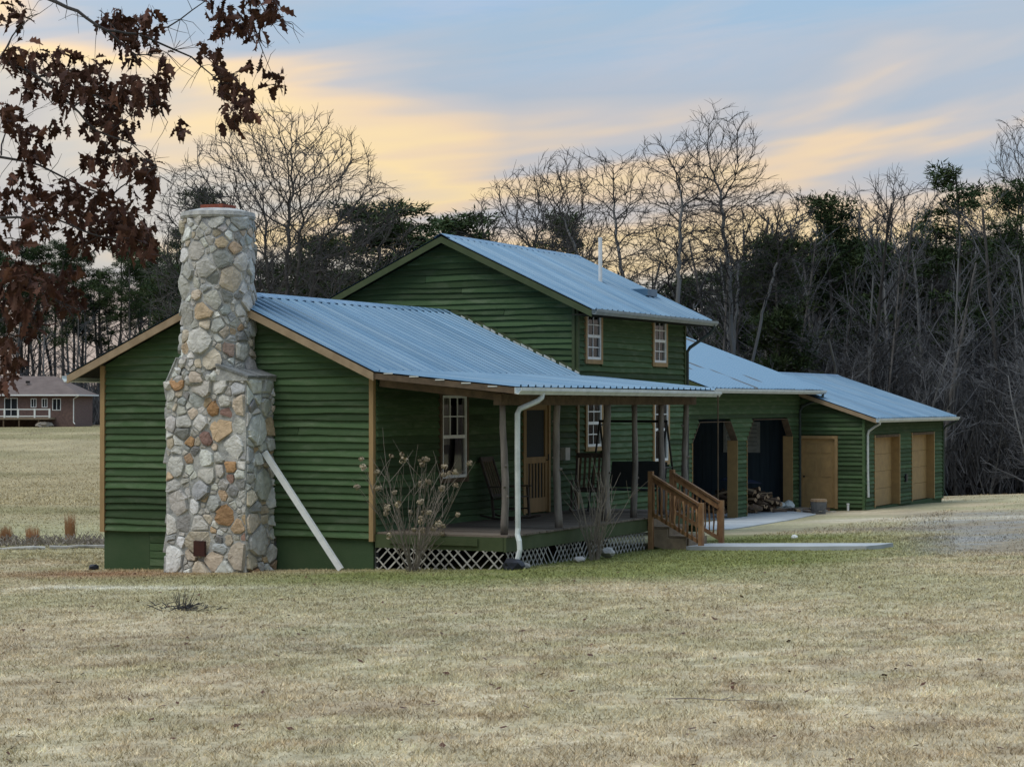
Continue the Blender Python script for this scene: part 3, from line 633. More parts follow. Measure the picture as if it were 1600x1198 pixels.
# lower stack faces, each laid out separately so that corners stay crisp
ZSH = 3.28
for s0, s1 in ((0.0, 0.9), (0.9, 0.9 + BX1 - BX0), (0.9 + BX1 - BX0, LOWL)):
    for poly in voronoi(s1 - s0, ZSH + 0.1, 0.205 if s1 - s0 > 1 else 0.23, rr):
        p2 = [(x + s0 + 0.0, y) for x, y in poly]
        add_stone(p2, map_lower, rr, STONE_LOW, -0.08, s0 > 0.5)
mb = MB(); mb.box(BX0 - 0.0 - CO.x, BX1 - CO.x, BY0 - CO.y, -0.002 - CO.y, -0.35, ZSH + 0.02)
mb.prism([(BX0 - CO.x, BY0 - CO.y, -0.35), (BX0 - CO.x - 0.03, BY0 - CO.y - 0.03, -0.35), (BX1 - CO.x + 0.03, BY0 - CO.y - 0.03, -0.35), (BX1 - CO.x, BY0 - CO.y, -0.35)], (0, 0, 0.5)); mb.build('mortar_body', 'mortar', CH)
# round upper stack
CIRC = 2 * PI * CR
for poly in voronoi(CIRC, 6.10 - 3.24, 0.185, rr, period=CIRC):
    cxm = sum(p[0] for p in poly) / len(poly); ang = cxm / CR - PI / 2 - PI
    vis = math.cos(ang - (-PI / 2 + 0.5)) > -0.02
    add_stone(poly, map_upper, rr, STONE, 3.24, vis)
mb = MB(); mb.tube([(CX - CO.x, CY - CO.y, z) for z in (3.2, 3.6, 4.2, 6.12)], [CR + 0.03, CR + 0.02, CR, CR], 28); mb.build('mortar_column', 'mortar', CH, smooth=True)
mb = MB(); mb.tube([(CX - CO.x, CY - CO.y, z) for z in (6.06, 6.10, 6.17, 6.235, 6.24)], [CR + 0.03, CR + 0.05, CR + 0.03, CR * 0.62, 0.3], 28); mb.build('chimney_cap', 'mortar', CH, smooth=False)
mb = MB(); mb.box(CX - 0.23 - CO.x, CX + 0.22 - CO.x, CY - 0.2 - CO.y, CY + 0.22 - CO.y, 6.20, 6.31); mb.build('clay_flue', 'brick_clay', CH)
# sloped shoulders between the square base and the round stack
for sx, (xa, xb) in ((-1, (BX0 - 0.03, CX - 0.42)), (1, (BX1 + 0.05, CX + 0.36))):
    za, zb = (3.24, 3.66) if sx < 0 else (3.33, 3.52); xa += 0.05 * (sx < 0)
    mb = MB(); mb.prism([(xa - CO.x, BY0 - 0.04 - CO.y, za - 0.06), (xa - CO.x, BY0 - 0.04 - CO.y, za), (xb - CO.x, BY0 - 0.04 - CO.y, zb), (xb - CO.x, BY0 - 0.04 - CO.y, za - 0.06)], (0, 0.92, 0)); mb.build('shoulder_bed', 'mortar', CH)
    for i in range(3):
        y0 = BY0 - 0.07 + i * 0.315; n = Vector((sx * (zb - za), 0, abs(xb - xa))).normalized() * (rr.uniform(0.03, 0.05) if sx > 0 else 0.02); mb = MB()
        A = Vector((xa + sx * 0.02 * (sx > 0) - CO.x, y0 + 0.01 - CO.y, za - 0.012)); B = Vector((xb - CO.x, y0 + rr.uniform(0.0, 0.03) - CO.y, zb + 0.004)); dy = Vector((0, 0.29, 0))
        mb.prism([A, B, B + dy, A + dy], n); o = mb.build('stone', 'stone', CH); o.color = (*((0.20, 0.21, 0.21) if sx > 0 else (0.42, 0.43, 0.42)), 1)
def round_stone(p, size, col, seed):
    bm = bmesh.new(); bmesh.ops.create_icosphere(bm, subdivisions=1, radius=1.0); q = random.Random(seed)
    for v in bm.verts: v.co = Vector((v.co.x * size[0], v.co.y * size[1], v.co.z * size[2])) * q.uniform(0.8, 1.15)
    me = bpy.data.meshes.new('stone'); bm.to_mesh(me); bm.free(); me.materials.append(MATS['stone']); o = link('stone', me, CH); o.location = Vector(p) - CO; o.rotation_euler = (q.uniform(-0.4, 0.4), q.uniform(-0.6, 0.6), q.uniform(0, 3)); o.color = (*col, 1)
for i in range(14):
    f = (i % 7) / 6; row = i // 7; x = BX0 + 0.04 + 0.26 * f; round_stone((x, BY0 + 0.02 + 0.10 * row + rr.uniform(-0.02, 0.02), 3.20 + 0.40 * f + rr.uniform(-0.04, 0.02)), (rr.uniform(0.07, 0.12), rr.uniform(0.06, 0.10), rr.uniform(0.07, 0.11)), pick(rr, STONE_LOW), 500 + i)
for i in range(9): round_stone((CX - 0.40 + 0.10 * i, BY0 - 0.005 + rr.uniform(-0.015, 0.02), 3.30 + rr.uniform(-0.05, 0.12)), (rr.uniform(0.07, 0.11), 0.07, rr.uniform(0.07, 0.12)), pick(rr, STONE_LOW), 540 + i)
FIELD.sort(key=lambda t: -t[0]); chips = MB()
for k, (ar, mb, col) in enumerate(FIELD):
    if k < 268: o = mb.build('stone', 'stone', CH); o.color = (*col, 1)
    else: b = len(chips.v); chips.v += mb.v; chips.f += [tuple(b + i for i in f) for f in mb.f]
if chips.v: o = chips.build('small_stones', 'stone', CH); o['kind'] = 'stuff'; o.color = (0.50, 0.48, 0.43, 1)
if hidden.v:
    o = hidden.build('rear_stones', 'mortar', CH); o['kind'] = 'stuff'
mb = MB(); fbox(mb, Frame((0, BY0, 0), (1, 0, 0), (0, -1, 0)), -2.94 - CO.x + CO.x, -2.72, 0.06, 0.115, 0.30, 0.56); mb.v = [tuple(Vector(p) - CO) for p in mb.v]; mb.build('cleanout_door', 'rust_iron', CH)

# ---------------- porch
PX = 2.45
pd = empty('porch_deck', (0, 0, 0), H)
y = 0.02; rr = random.Random(31)
while y < 9.0:
    MB().box(0.04, PX + 0.02 + rr.uniform(-0.012, 0.012), y, y + 0.136, ZF - 0.03 + rr.uniform(-0.003, 0.003), ZF + rr.uniform(-0.003, 0.003)).build('floor_board', 'deck_wood', pd); y += 0.141
MB().box(PX - 0.05, PX, 0.0, 6.20, 0.46, ZF - 0.035).build('rim_joist', 'green_trim', pd)
MB().box(PX - 0.05, PX, 6.20, 9.0, 0.46, ZF - 0.036).build('rim_joist', 'green_trim', pd)
MB().box(0.02, PX - 0.052, -0.012, 0.035, 0.47, ZF - 0.035).build('rim_joist', 'green_trim', pd)
MB().box(0.3, PX - 0.5, -0.045, -0.014, 0.55, ZF - 0.06).build('nailer_board', 'green_trim', pd)
MB().box(0.02, PX, 9.0, 9.05, 0.3, ZF - 0.035).build('rim_joist', 'green_trim', pd)
mb = MB()
for k in range(16): mb.box(0.05, PX - 0.06, 0.1 + k * 0.57, 0.14 + k * 0.57, 0.5, ZF - 0.04)
mb.build('floor_joists', 'rafter', pd)
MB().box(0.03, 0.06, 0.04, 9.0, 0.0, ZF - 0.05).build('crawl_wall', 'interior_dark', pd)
def lattice(fr, u0, u1, z0, z1, parent, seed):
    rr = random.Random(seed); hgt = z1 - z0; sp = 0.165; wd = 0.017
    for dirn, n0 in ((1, 0.0), (-1, 0.009)):
        k = int(-hgt / sp) - 1
        while u0 + k * sp < u1:
            ub = u0 + k * sp
            if dirn > 0: s0, s1 = ub, ub + hgt
            else: s0, s1 = ub + hgt, ub
            k += 1
            t0, t1 = 0.0, 1.0
            f = lambda uu: (uu - s0) / (s1 - s0)
            for lim, lo in ((u0, True), (u1, False)):
                t = f(lim)
                if dirn > 0:
                    if lo: t0 = max(t0, t)
                    else: t1 = min(t1, t)
                else:
                    if lo: t1 = min(t1, t)
                    else: t0 = max(t0, t)
            if t1 - t0 < 0.12 or rr.random() < 0.05: continue
            a_ = (s0 + (s1 - s0) * t0, z0 + hgt * t0); b_ = (s0 + (s1 - s0) * t1, z0 + hgt * t1); wj = wd * rr.uniform(0.85, 1.15)
            mb = MB(); mb.prism([fr.p(a_[0] - wj, n0, a_[1]), fr.p(a_[0] + wj, n0, a_[1]), fr.p(b_[0] + wj, n0, b_[1]), fr.p(b_[0] - wj, n0, b_[1])], fr.n * 0.007); mb.build('lattice_slat', 'lattice', parent)
lt = empty('porch_lattice', (0, 0, 0), H)
lattice(Frame((0, 0.0, 0), (1, 0, 0), (0, -1, 0)), 0.05, 2.40, 0.06, 0.475, lt, 1)
lattice(Frame((PX - 0.03, 0, 0), (0, 1, 0), (1, 0, 0)), 0.03, 6.2, 0.12, 0.465, lt, 2)
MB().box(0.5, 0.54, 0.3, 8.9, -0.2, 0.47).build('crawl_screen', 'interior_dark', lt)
# porch roof
pr = empty('porch_roof', (0, 0, 0), H); PXE, PZE, PZ0 = 2.78, 3.16, main_top(EX) + 0.0
roof_slope(pr, -0.32, 9.22, EX - 0.03, PZ0 - 0.006, PXE, PZE, seed=9)
roof_deck(pr, -0.28, 9.2, EX - 0.05, PZ0 - 0.01, PXE - 0.03, PZE, t=0.03)
y = 0.3
while y < 9.2:
    MB().bar((0.02, y, PZ0 - 0.12), (PXE - 0.06, y, PZE - 0.10), 0.045, 0.12).build('rafter', 'rafter', pr); y += 0.61
MB().bar((0.05, -0.29, PZ0 - 0.075), (PXE - 0.02, -0.29, PZE - 0.065), 0.035, 0.10).build('rake_board', 'rafter', pr)
MB().bar((0.1, 0.03, PZ0 - 0.20), (PX - 0.02, 0.03, PZE - 0.175), 0.06, 0.12).build('end_beam', 'rafter', pr)
MB().box(PX - 0.21, PX - 0.07, -0.035, 9.15, PZE - 0.30, PZE - 0.12).build('porch_beam', 'rafter', pr)
MB().box(PXE - 0.045, PXE - 0.02, -0.3, 9.2, PZE - 0.13, PZE - 0.03).build('fascia_board', 'rafter', pr)
gutter(pr, PXE - 0.018, -0.34, 9.28, PZE - 0.012, 'gutter_white', sag=-0.015)
for k in range(5): MB().box(0.35 + k * 0.48, 0.52 + k * 0.48, -0.318, -0.309, PZ0 - 0.055 - k * 0.055, PZ0 - 0.035 - k * 0.055).build('tin_scrap', 'gutter_white', pr)
downspout(pr, [(2.82, 0.62, 3.06), (2.82, 0.60, 2.99), (2.78, 0.52, 2.93), (2.60, 0.20, 2.80), (2.58, 0.16, 2.72), (2.58, 0.16, 2.0), (2.585, 0.17, 0.82)], 0.045, 'gutter_white')
downspout(pr, [(2.585, 0.17, 0.84), (2.59, 0.14, 0.74), (2.64, 0.10, 0.64), (2.66, 0.08, 0.50), (2.63, 0.06, 0.36), (2.60, 0.04, 0.24)], 0.046, 'gutter_white')
downspout(pr, [(2.86, 9.1, 3.05), (2.86, 9.1, 0.15)], 0.014, 'rafter', name='drip_pipe')
rr = random.Random(77)
for i, yy in enumerate((0.22, 2.37, 4.59, 5.97, 7.38, 8.69)):
    x = PX - 0.14; pts = []; rad = []; r0 = (0.058, 0.062, 0.078, 0.058, 0.06, 0.062)[i]; k = 12
    for j in range(k + 1):
        f = j / k; pts.append((x + 0.02 * math.sin(f * 5 + i * 1.7) + rr.uniform(-0.006, 0.006), yy + 0.018 * math.sin(f * 4 + i), ZF + f * (PZE - 0.30 - ZF))); rad.append(r0 * (1.12 - 0.22 * f) * rr.uniform(0.93, 1.08))
    o = MB().tube(pts, rad, 9).build('porch_post', 'log_post', H, smooth=True)
    for j in range(3):
        z = ZF + rr.uniform(0.5, 1.9); a_ = rr.uniform(-2.6, 0.3); c_ = Vector((x, yy, z)); d_ = Vector((math.cos(a_), math.sin(a_), 0.35)).normalized()
        MB().tube([c_ + d_ * r0 * 0.6, c_ + d_ * (r0 + 0.03)], [0.03, 0.016], 6).build('knot', 'log_post', o)

# ================================================================== steps with railings
ST = thing('porch_steps', 'reddish cedar-railed wooden steps leading down from the porch to the concrete path', 'steps')
SY0, SY1, SX1 = 6.30, 7.44, 3.52; GZ = 0.19
for k, (x0, x1, z) in enumerate(((PX + 0.02, PX + 0.40, 0.55), (PX + 0.37, PX + 0.75, 0.38))):
    MB().box(x0, x1, SY0 + 0.09, SY1 - 0.06, z - 0.04, z).build('tread', 'stair_wood', ST)
    MB().box(x0 - 0.0, x0 + 0.025, SY0 + 0.095, SY1 - 0.065, z, z + 0.135).build('riser', 'stair_wood', ST)
MB().box(PX + 0.77, PX + 0.795, SY0 + 0.09, SY1 - 0.06, GZ - 0.05, 0.34).build('riser', 'stair_wood', ST)
for yy in (SY0 + 0.045, SY1 - 0.055):
    MB().prism([(PX + 0.004, yy, 0.20), (PX + 0.004, yy, 0.505), (PX + 0.375, yy, 0.505), (PX + 0.375, yy, 0.335), (PX + 0.76, yy, 0.335), (PX + 0.76, yy, GZ - 0.1), (PX + 0.45, yy, GZ - 0.1)], (0, 0.04, 0)).build('stringer', 'stair_wood', ST)
rr = random.Random(5)
for yy in (SY0, SY1):
    for x, za, zb in ((PX + 0.06, 0.1, 1.60), (SX1, GZ - 0.2, 1.02)):
        MB().box(x - 0.045, x + 0.045, yy - 0.045, yy + 0.045, za, zb).build('newel_post', 'cedar_rail', ST)
    A = Vector((PX + 0.06, yy, 1.50)); B = Vector((SX1 - 0.02, yy, 0.95))
    MB().bar(A + Vector((0.02, 0, 0.03)), B + Vector((0, 0, 0.03)), 0.10, 0.04).build('handrail', 'cedar_rail', ST)
    MB().bar(A + Vector((0.045, 0, -0.06)), B + Vector((-0.03, 0, -0.06)), 0.035, 0.09).build('upper_rail', 'cedar_rail', ST)
    MB().bar(A + Vector((0.045, 0, -0.72)), B + Vector((-0.03, 0, -0.66)), 0.035, 0.07).build('lower_rail', 'cedar_rail', ST)
    n = 11
    for k in range(n):
        f = (k + 0.7) / (n + 0.4); p = A.lerp(B, f); side = -0.03 if yy == SY0 else 0.03; ww = rr.uniform(0.032, 0.048); pts = []
        for j in range(5):
            q = j / 4; pts.append(p + Vector((rr.uniform(-0.012, 0.012), side, -0.08 - q * 0.63)))
        MB().tube(pts, [ww * rr.uniform(0.4, 0.62) for _ in pts], 6).build('baluster', 'cedar_rail', ST, smooth=True)

# ================================================================== carport
K = thing('carport', 'open green carport with chamfered arches between the house and the garage', 'carport')
KX, KY0, KY1, KZ = -2.0, 20.42, 29.98, -0.27
FK = Frame((KX, 0, 0), (0, 1, 0), (1, 0, 0))
KRX, KRZ, KS = -5.7, 4.92, 0.375
def ktop(x): return KRZ - KS * abs(x - KRX)
kw = empty('front_wall', (0, 0, 0), K)
O1 = [(20.62, KZ), (20.62, 1.86), (21.18, 2.40), (23.62, 2.40), (24.19, 1.87), (24.19, KZ)]; O2 = [(25.0, KZ), (25.0, 1.85), (25.6, 2.44), (28.66, 2.44), (29.16, 1.92), (29.16, KZ)]
def arch_strip(z):                # solid intervals of the wall at height z
    def iv(P):
        zc, zt = P[1][1], P[2][1]
        if z >= zt: return None
        f = max(0, (z - zc) / (zt - zc)) if z > zc else 0
        zr, zq = P[4][1], P[3][1]; g = max(0, (z - zr) / (zq - zr)) if z > zr else 0
        return P[0][0] + (P[2][0] - P[1][0]) * f, P[5][0] - (P[4][0] - P[3][0]) * g
    cur = KY0; out = []
    for P in (O1, O2):
        q = iv(P)
        if q: out.append((cur, q[0])); cur = q[1]
    out.append((cur, KY1 - 0.02)); return out
z = KZ; rr = random.Random(12)
while z < ktop(KX) - 0.15:
    zt = min(z + 0.125, ktop(KX) - 0.12); A_, B_ = arch_strip(z), arch_strip(zt)
    if len(A_) != len(B_): B_ = A_
    for (a0, a1), (b0, b1) in zip(A_, B_):
        mb = MB(); sh = 0.3; m0, m1 = a0 + (b0 - a0) * sh, a1 + (b1 - a1) * sh; zm_ = z + (zt - z) * 0.22; e_ = len(mb.v)
        for (ua, ub_, nn_, zz_) in ((b0, b1, 0.004, zt + 0.01), (m0, m1, 0.046, zm_), (a0, a1, 0.048, z), (a0, a1, 0.02, z - 0.012), (b0, b1, -0.02, zt + 0.01)): mb.v += [tuple(FK.p(ua, nn_, zz_)), tuple(FK.p(ub_, nn_, zz_))]
        for q_ in range(5): r0_ = 2 * q_; r1_ = 2 * ((q_ + 1) % 5); mb.f.append((r0_, r1_, r1_ + 1, r0_ + 1))
        mb.f += [(0, 8, 6, 4, 2), (1, 3, 5, 7, 9)]; mb.build('siding_board', 'siding', kw)
        mb = MB(); mb.prism([FK.p(a0 + 0.004, -0.026, z), FK.p(a1 - 0.004, -0.026, z), FK.p(b1 - 0.004, -0.026, zt), FK.p(b0 + 0.004, -0.026, zt)], -FK.n * 0.10); mb.build('wall_core', 'green_panel', kw)
    z = zt
for P in (O1, O2):                # tan reveals of each arch
    for i in range(5):
        a_, b_ = P[i], P[i + 1]
        p, q = FK.p(a_[0], 0.055, a_[1]), FK.p(b_[0], 0.055, b_[1]); ctr = FK.p((P[0][0] + P[5][0]) / 2, 0.012, 1.0); d_ = (q - p).normalized(); nn = d_.cross(Vector((1, 0, 0))); nn = nn if nn.dot(ctr - p) > 0 else -nn
        MB().prism([p, q, q + nn * 0.02, p + nn * 0.02], (-0.30 if i in (0, 4) else -0.2, 0, 0)).build('reveal_board', 'tan_door' if i in (0, 4) else 'rafter', kw)
ki = empty('interior', (0, 0, 0), K)
k = 0; x = -8.5
while x < KX - 0.02:
    w_ = min(0.31, KX - 0.16 - x)
    if w_ < 0.05: break
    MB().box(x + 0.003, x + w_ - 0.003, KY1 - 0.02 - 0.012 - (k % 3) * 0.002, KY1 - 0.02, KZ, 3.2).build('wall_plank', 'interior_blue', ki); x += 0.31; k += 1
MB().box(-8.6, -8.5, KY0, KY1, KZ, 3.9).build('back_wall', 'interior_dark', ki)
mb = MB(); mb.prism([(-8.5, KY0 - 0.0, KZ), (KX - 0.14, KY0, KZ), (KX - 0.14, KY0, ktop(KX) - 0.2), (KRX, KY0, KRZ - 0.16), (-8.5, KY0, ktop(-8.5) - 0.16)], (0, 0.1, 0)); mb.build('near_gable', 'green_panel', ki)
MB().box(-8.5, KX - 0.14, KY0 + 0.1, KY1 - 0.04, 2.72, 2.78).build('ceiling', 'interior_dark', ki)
# framed louvre panel on the end wall
lv = empty('louvre_panel', (-3.8, KY1 - 0.05, 1.4), K)
for a_ in ((-0.58, 0.58, 0.0, 0.09), (-0.58, 0.58, 0.84, 0.93), (-0.58, -0.49, 0.09, 0.84), (0.49, 0.58, 0.09, 0.84)): MB().box(a_[0], a_[1], -0.05, 0.0, a_[2], a_[3]).build('frame', 'gutter_white', lv)
for i in range(6): MB().box(-0.49, 0.49, -0.035, -0.008, 0.095 + i * 0.124, 0.205 + i * 0.124).build('slat', 'gutter_white', lv)
kr = empty('carport_roof', (0, 0, 0), K); KE = -1.36
roof_slope(kr, KY0 - 0.12, KY1 + 0.30, KRX, KRZ, KE, ktop(KE), 'roof_metal_worn', seed=14); roof_slope(kr, KY0 - 0.12, KY1 + 0.30, KRX, KRZ, -9.2, ktop(-9.2), 'roof_metal_worn', seed=15)
roof_deck(kr, KY0 - 0.1, KY1 + 0.28, KRX, KRZ, KE - 0.03, ktop(KE - 0.03)); roof_deck(kr, KY0 - 0.1, KY1 + 0.28, KRX, KRZ, -9.1, ktop(-9.1))
fascia(kr, KY0 - 0.13, KRX, KRZ, KE, ktop(KE), 0.14, 'green_trim'); fascia(kr, KY1 + 0.27, KRX, KRZ, KE, ktop(KE), 0.10, 'rake_wood')
gutter(kr, KE - 0.01, KY0 - 0.12, KY1 + 0.34, ktop(KE) - 0.02)
MB().box(KX + 0.04, KE - 0.02, KY0, KY1, ktop(KE) - 0.12, ktop(KE) - 0.10).build('soffit_board', 'soffit', kr)
downspout(kr, [(KE + 0.05, 30.12, 3.2), (KE + 0.05, 30.10, 3.10), (KE - 0.02, 30.0, 3.02), (KX + 0.14, 29.86, 2.80), (KX + 0.07, 29.82, 2.66), (KX + 0.07, 29.82, 1.0), (KX + 0.07, 29.82, KZ)], 0.04, 'gutter_dark')
mb = MB(); mb.box(-8.5, KX + 0.02, KY0 - 0.05, KY1 - 0.04, -0.6, KZ); mb.build('floor_slab', 'concrete', K)

# ================================================================== garage
G = thing('garage', 'low green garage with tan door and two tan overhead doors at the far end', 'garage')
GY0, GY1, GB = 30.0, 39.45, -0.25
GRX, GRZ, GS = -3.72, 3.84, 0.335
def gtop(x): return GRZ - GS * abs(x - GRX)
FGe = Frame((0, GY0, 0), (1, 0, 0), (0, -1, 0)); FGf = Frame((0, 0, 0), (0, 1, 0), (1, 0, 0))
ge = empty('gable_wall', (0, 0, 0), G); GD = (-1.93, -0.90, GB, 1.83)
mb = MB(); panel_holes(mb, FGe, -7.4, 0.0, GB - 0.2, 2.28, [GD], -0.1, -0.002); mb.prism([(-7.4, GY0 + 0.002, 2.28), (0, GY0 + 0.002, 2.28), (0, GY0 + 0.002, gtop(0) - 0.1), (GRX, GY0 + 0.002, GRZ - 0.1), (-7.4, GY0 + 0.002, gtop(-7.4) - 0.1)], (0, 0.098, 0)); mb.build('wall_sheathing', 'green_panel', ge)
boards(FGe, ge, GB + 0.05, 3.3, 0.128, lambda z: (-1.99 + 0.03, min(-0.05, GRX + (GRZ - 0.1 - z) / GS)), [(-2.03, -0.80, -1, 1.93)], seed=41, wob=0.003, joint=0.0)
fbox(MB(), FGe, -0.055, 0.012, -0.04, 0.062, GB - 0.05, gtop(0) - 0.1).build('corner_board', 'siding', ge)
gd = empty('side_door', (-1.415, GY0, GB), G)
def gput(mb, n, m): mb.v = [(x + 1.415, y - GY0, z - GB) for x, y, z in mb.v]; return mb.build(n, m, gd)
for q in ((-2.02, -1.93, GB, 1.92), (-0.90, -0.81, GB, 1.92)): gput(fbox(MB(), FGe, q[0], q[1], 0.0, 0.064, q[2], q[3]), 'door_casing', 'tan_trim')
gput(fbox(MB(), FGe, -1.93, -0.90, 0.0, 0.062, 1.83, 1.92), 'door_casing', 'tan_trim')
gput(fbox(MB(), FGe, -1.925, -0.905, -0.05, -0.005, GB + 0.02, 1.825), 'door_leaf', 'tan_door')
for c0 in (-1.82, -1.36):
    for z0, z1_ in ((GB + 0.17, GB + 0.75), (GB + 0.93, GB + 1.52), (GB + 1.64, GB + 1.93)):
        mb = MB(); fbox(mb, FGe, c0, c0 + 0.35, -0.004, 0.001, z0, z1_); gput(mb, 'panel_edge', 'rafter' if False else 'tan_trim'); gput(fbox(MB(), FGe, c0 + 0.025, c0 + 0.325, 0.0015, 0.009, z0 + 0.025, z1_ - 0.025), 'raised_panel', 'tan_door')
gput(MB().tube([(-1.85, GY0 + 0.0, GB + 0.95), (-1.85, GY0 - 0.06, GB + 0.95)], [0.02, 0.032], 8), 'knob', 'black_metal')
gf = empty('front_wall', (0, 0, 0), G); D1 = (31.0, 33.8, GB, 1.86); D2 = (35.4, 38.2, GB, 1.88)
mb = MB(); panel_holes(mb, FGf, GY0 + 0.1, GY1, GB - 0.25, gtop(0) - 0.1, [D1, D2], -0.1, -0.002); mb.build('wall_sheathing', 'green_panel', gf)
boards(FGf, gf, GB - 0.02, gtop(0) - 0.1, 0.128, lambda z: (GY0 + 0.02, GY1 - 0.05), [(D1[0] - 0.07, D1[1] + 0.07, -1, 1.93), (D2[0] - 0.07, D2[1] + 0.07, -1, 1.95)], seed=43, wob=0.003, joint=0.0)
fbox(MB(), FGf, GY1 - 0.05, GY1 + 0.01, -0.05, 0.062, GB - 0.05, gtop(0) - 0.1).build('corner_board', 'siding', gf)
for a, b, c, d in (D1, D2):
    od = empty('overhead_door', (0, a, c), G)
    def oput(mb, n, m): mb.v = [(x, y - a, z - c) for x, y, z in mb.v]; return mb.build(n, m, od)
    for q in ((a - 0.066, a + 0.005, c, d + 0.07), (b - 0.005, b + 0.066, c, d + 0.07)): oput(fbox(MB(), FGf, q[0], q[1], -0.34, 0.058, q[2], q[3]), 'door_jamb', 'tan_door')
    oput(fbox(MB(), FGf, a + 0.005, b - 0.005, -0.34, 0.056, d - 0.004, d + 0.07), 'door_head', 'rafter')
    hh = (d - c) / 4
    for k in range(4): oput(fbox(MB(), FGf, a + 0.008, b - 0.008, -0.26, -0.20 - 0.004 * (k % 2), c + k * hh + 0.004, c + (k + 1) * hh - 0.004), 'door_section', 'tan_door')
    oput(fbox(MB(), FGf, a + 0.01, b - 0.01, -0.30, -0.265, c, d), 'door_backing', 'interior_dark')
fbox(MB(), FGf, 34.45, 34.62, 0.03, 0.10, 0.42, 0.66).build('outlet_box', 'black_plastic', G)
mb = MB(); mb.box(-7.4, -7.3, GY0 + 0.11, GY1 - 0.11, GB - 0.2, gtop(-7.3) - 0.1); mb.prism([(-7.4, GY1 - 0.1, GB - 0.2), (-0.11, GY1 - 0.1, GB - 0.2), (-0.11, GY1 - 0.1, gtop(-0.11) - 0.1), (GRX, GY1 - 0.1, GRZ - 0.1), (-7.4, GY1 - 0.1, gtop(-7.4) - 0.1)], (0, 0.1, 0)); mb.build('rear_wall', 'green_panel', G)
gr = empty('garage_roof', (0, 0, 0), G); GE = 0.42
roof_slope(gr, GY0 - 0.22, GY1 + 0.35, GRX, GRZ, GE, gtop(GE), seed=51); roof_slope(gr, GY0 - 0.22, GY1 + 0.35, GRX, GRZ, -7.9, gtop(-7.9), seed=52)
roof_deck(gr, GY0 - 0.19, GY1 + 0.32, GRX, GRZ, GE - 0.03, gtop(GE - 0.03)); roof_deck(gr, GY0 - 0.19, GY1 + 0.32, GRX, GRZ, -7.85, gtop(-7.85))
fascia(gr, GY0 - 0.215, GRX, GRZ, GE, gtop(GE), 0.12, 'rake_wood'); fascia(gr, GY1 + 0.31, GRX, GRZ, GE, gtop(GE), 0.12, 'rake_wood')
mb = MB(); mb.prism([(GRX, GY0 - 0.24, GRZ + 0.05), (GRX + 0.16, GY0 - 0.24, GRZ + 0.03 - 0.16 * GS), (GRX, GY0 - 0.24, GRZ + 0.03), (GRX - 0.16, GY0 - 0.24, GRZ + 0.03 - 0.16 * GS)], (0, GY1 - GY0 + 0.6, 0)); mb.build('ridge_cap', 'roof_metal', gr)
gutter(gr, GE - 0.01, GY0 - 0.22, GY1 + 0.4, gtop(GE) - 0.015)
downspout(gr, [(GE + 0.05, GY0 - 0.02, 2.36), (GE + 0.04, GY0 + 0.0, 2.28), (0.30, GY0 + 0.05, 2.2), (0.10, GY0 + 0.1, 2.06), (0.07, GY0 + 0.1, 1.95), (0.07, GY0 + 0.1, 0.9), (0.085, GY0 + 0.11, 0.1)], 0.036, 'gutter_white')
downspout(gr, [(GE + 0.05, 39.7, 2.34), (GE, 39.66, 2.26), (0.12, 39.5, 2.1), (0.06, 39.5, 2.0), (0.06, 39.5, 0.0), (0.16, 39.55, -0.22)], 0.038, 'gutter_dark')

# ================================================================== paths and slabs
def slab(name, poly, z0, z1_, m, label, cat, kind='structure'):
    mb = MB(); n = len(poly); mb.prism([(x, y, z1_(x, y)) for x, y in poly], (0, 0, -0.18)); o = mb.build(name, m); tag(o, label, cat, kind=kind); return o
slab('concrete_path', [(3.30, 6.10), (4.8, 5.92), (6.8, 5.95), (6.95, 6.35), (7.0, 7.05), (5.2, 7.22), (3.30, 7.34)], 0, lambda x, y: z1(x, y) + 0.075, 'concrete', 'narrow concrete path from the porch steps across the grass', 'path')
slab('carport_apron', [(-1.97, 20.3), (-1.97, 29.9), (-1.2, 29.7), (-0.5, 26.6), (0.05, 23.0), (0.5, 19.0), (0.7, 16.0), (-0.1, 15.3), (-1.2, 16.2)], 0, lambda x, y: z1(x, y) + 0.02 if x > -1.9 else KZ - 0.004, 'concrete', 'pale concrete apron in front of the carport', 'apron')

# ================================================================== objects round the house
# leaning length of white gutter
tag(MB().bar((-1.90, -0.42, 2.06), (-0.44, -0.36, z1(-0.44, -0.36) + 0.02), 0.10, 0.06, up=(0, 1, 0)).build('leaning_board', 'white_vinyl'), 'long white board leaning diagonally against the stone chimney', 'board')
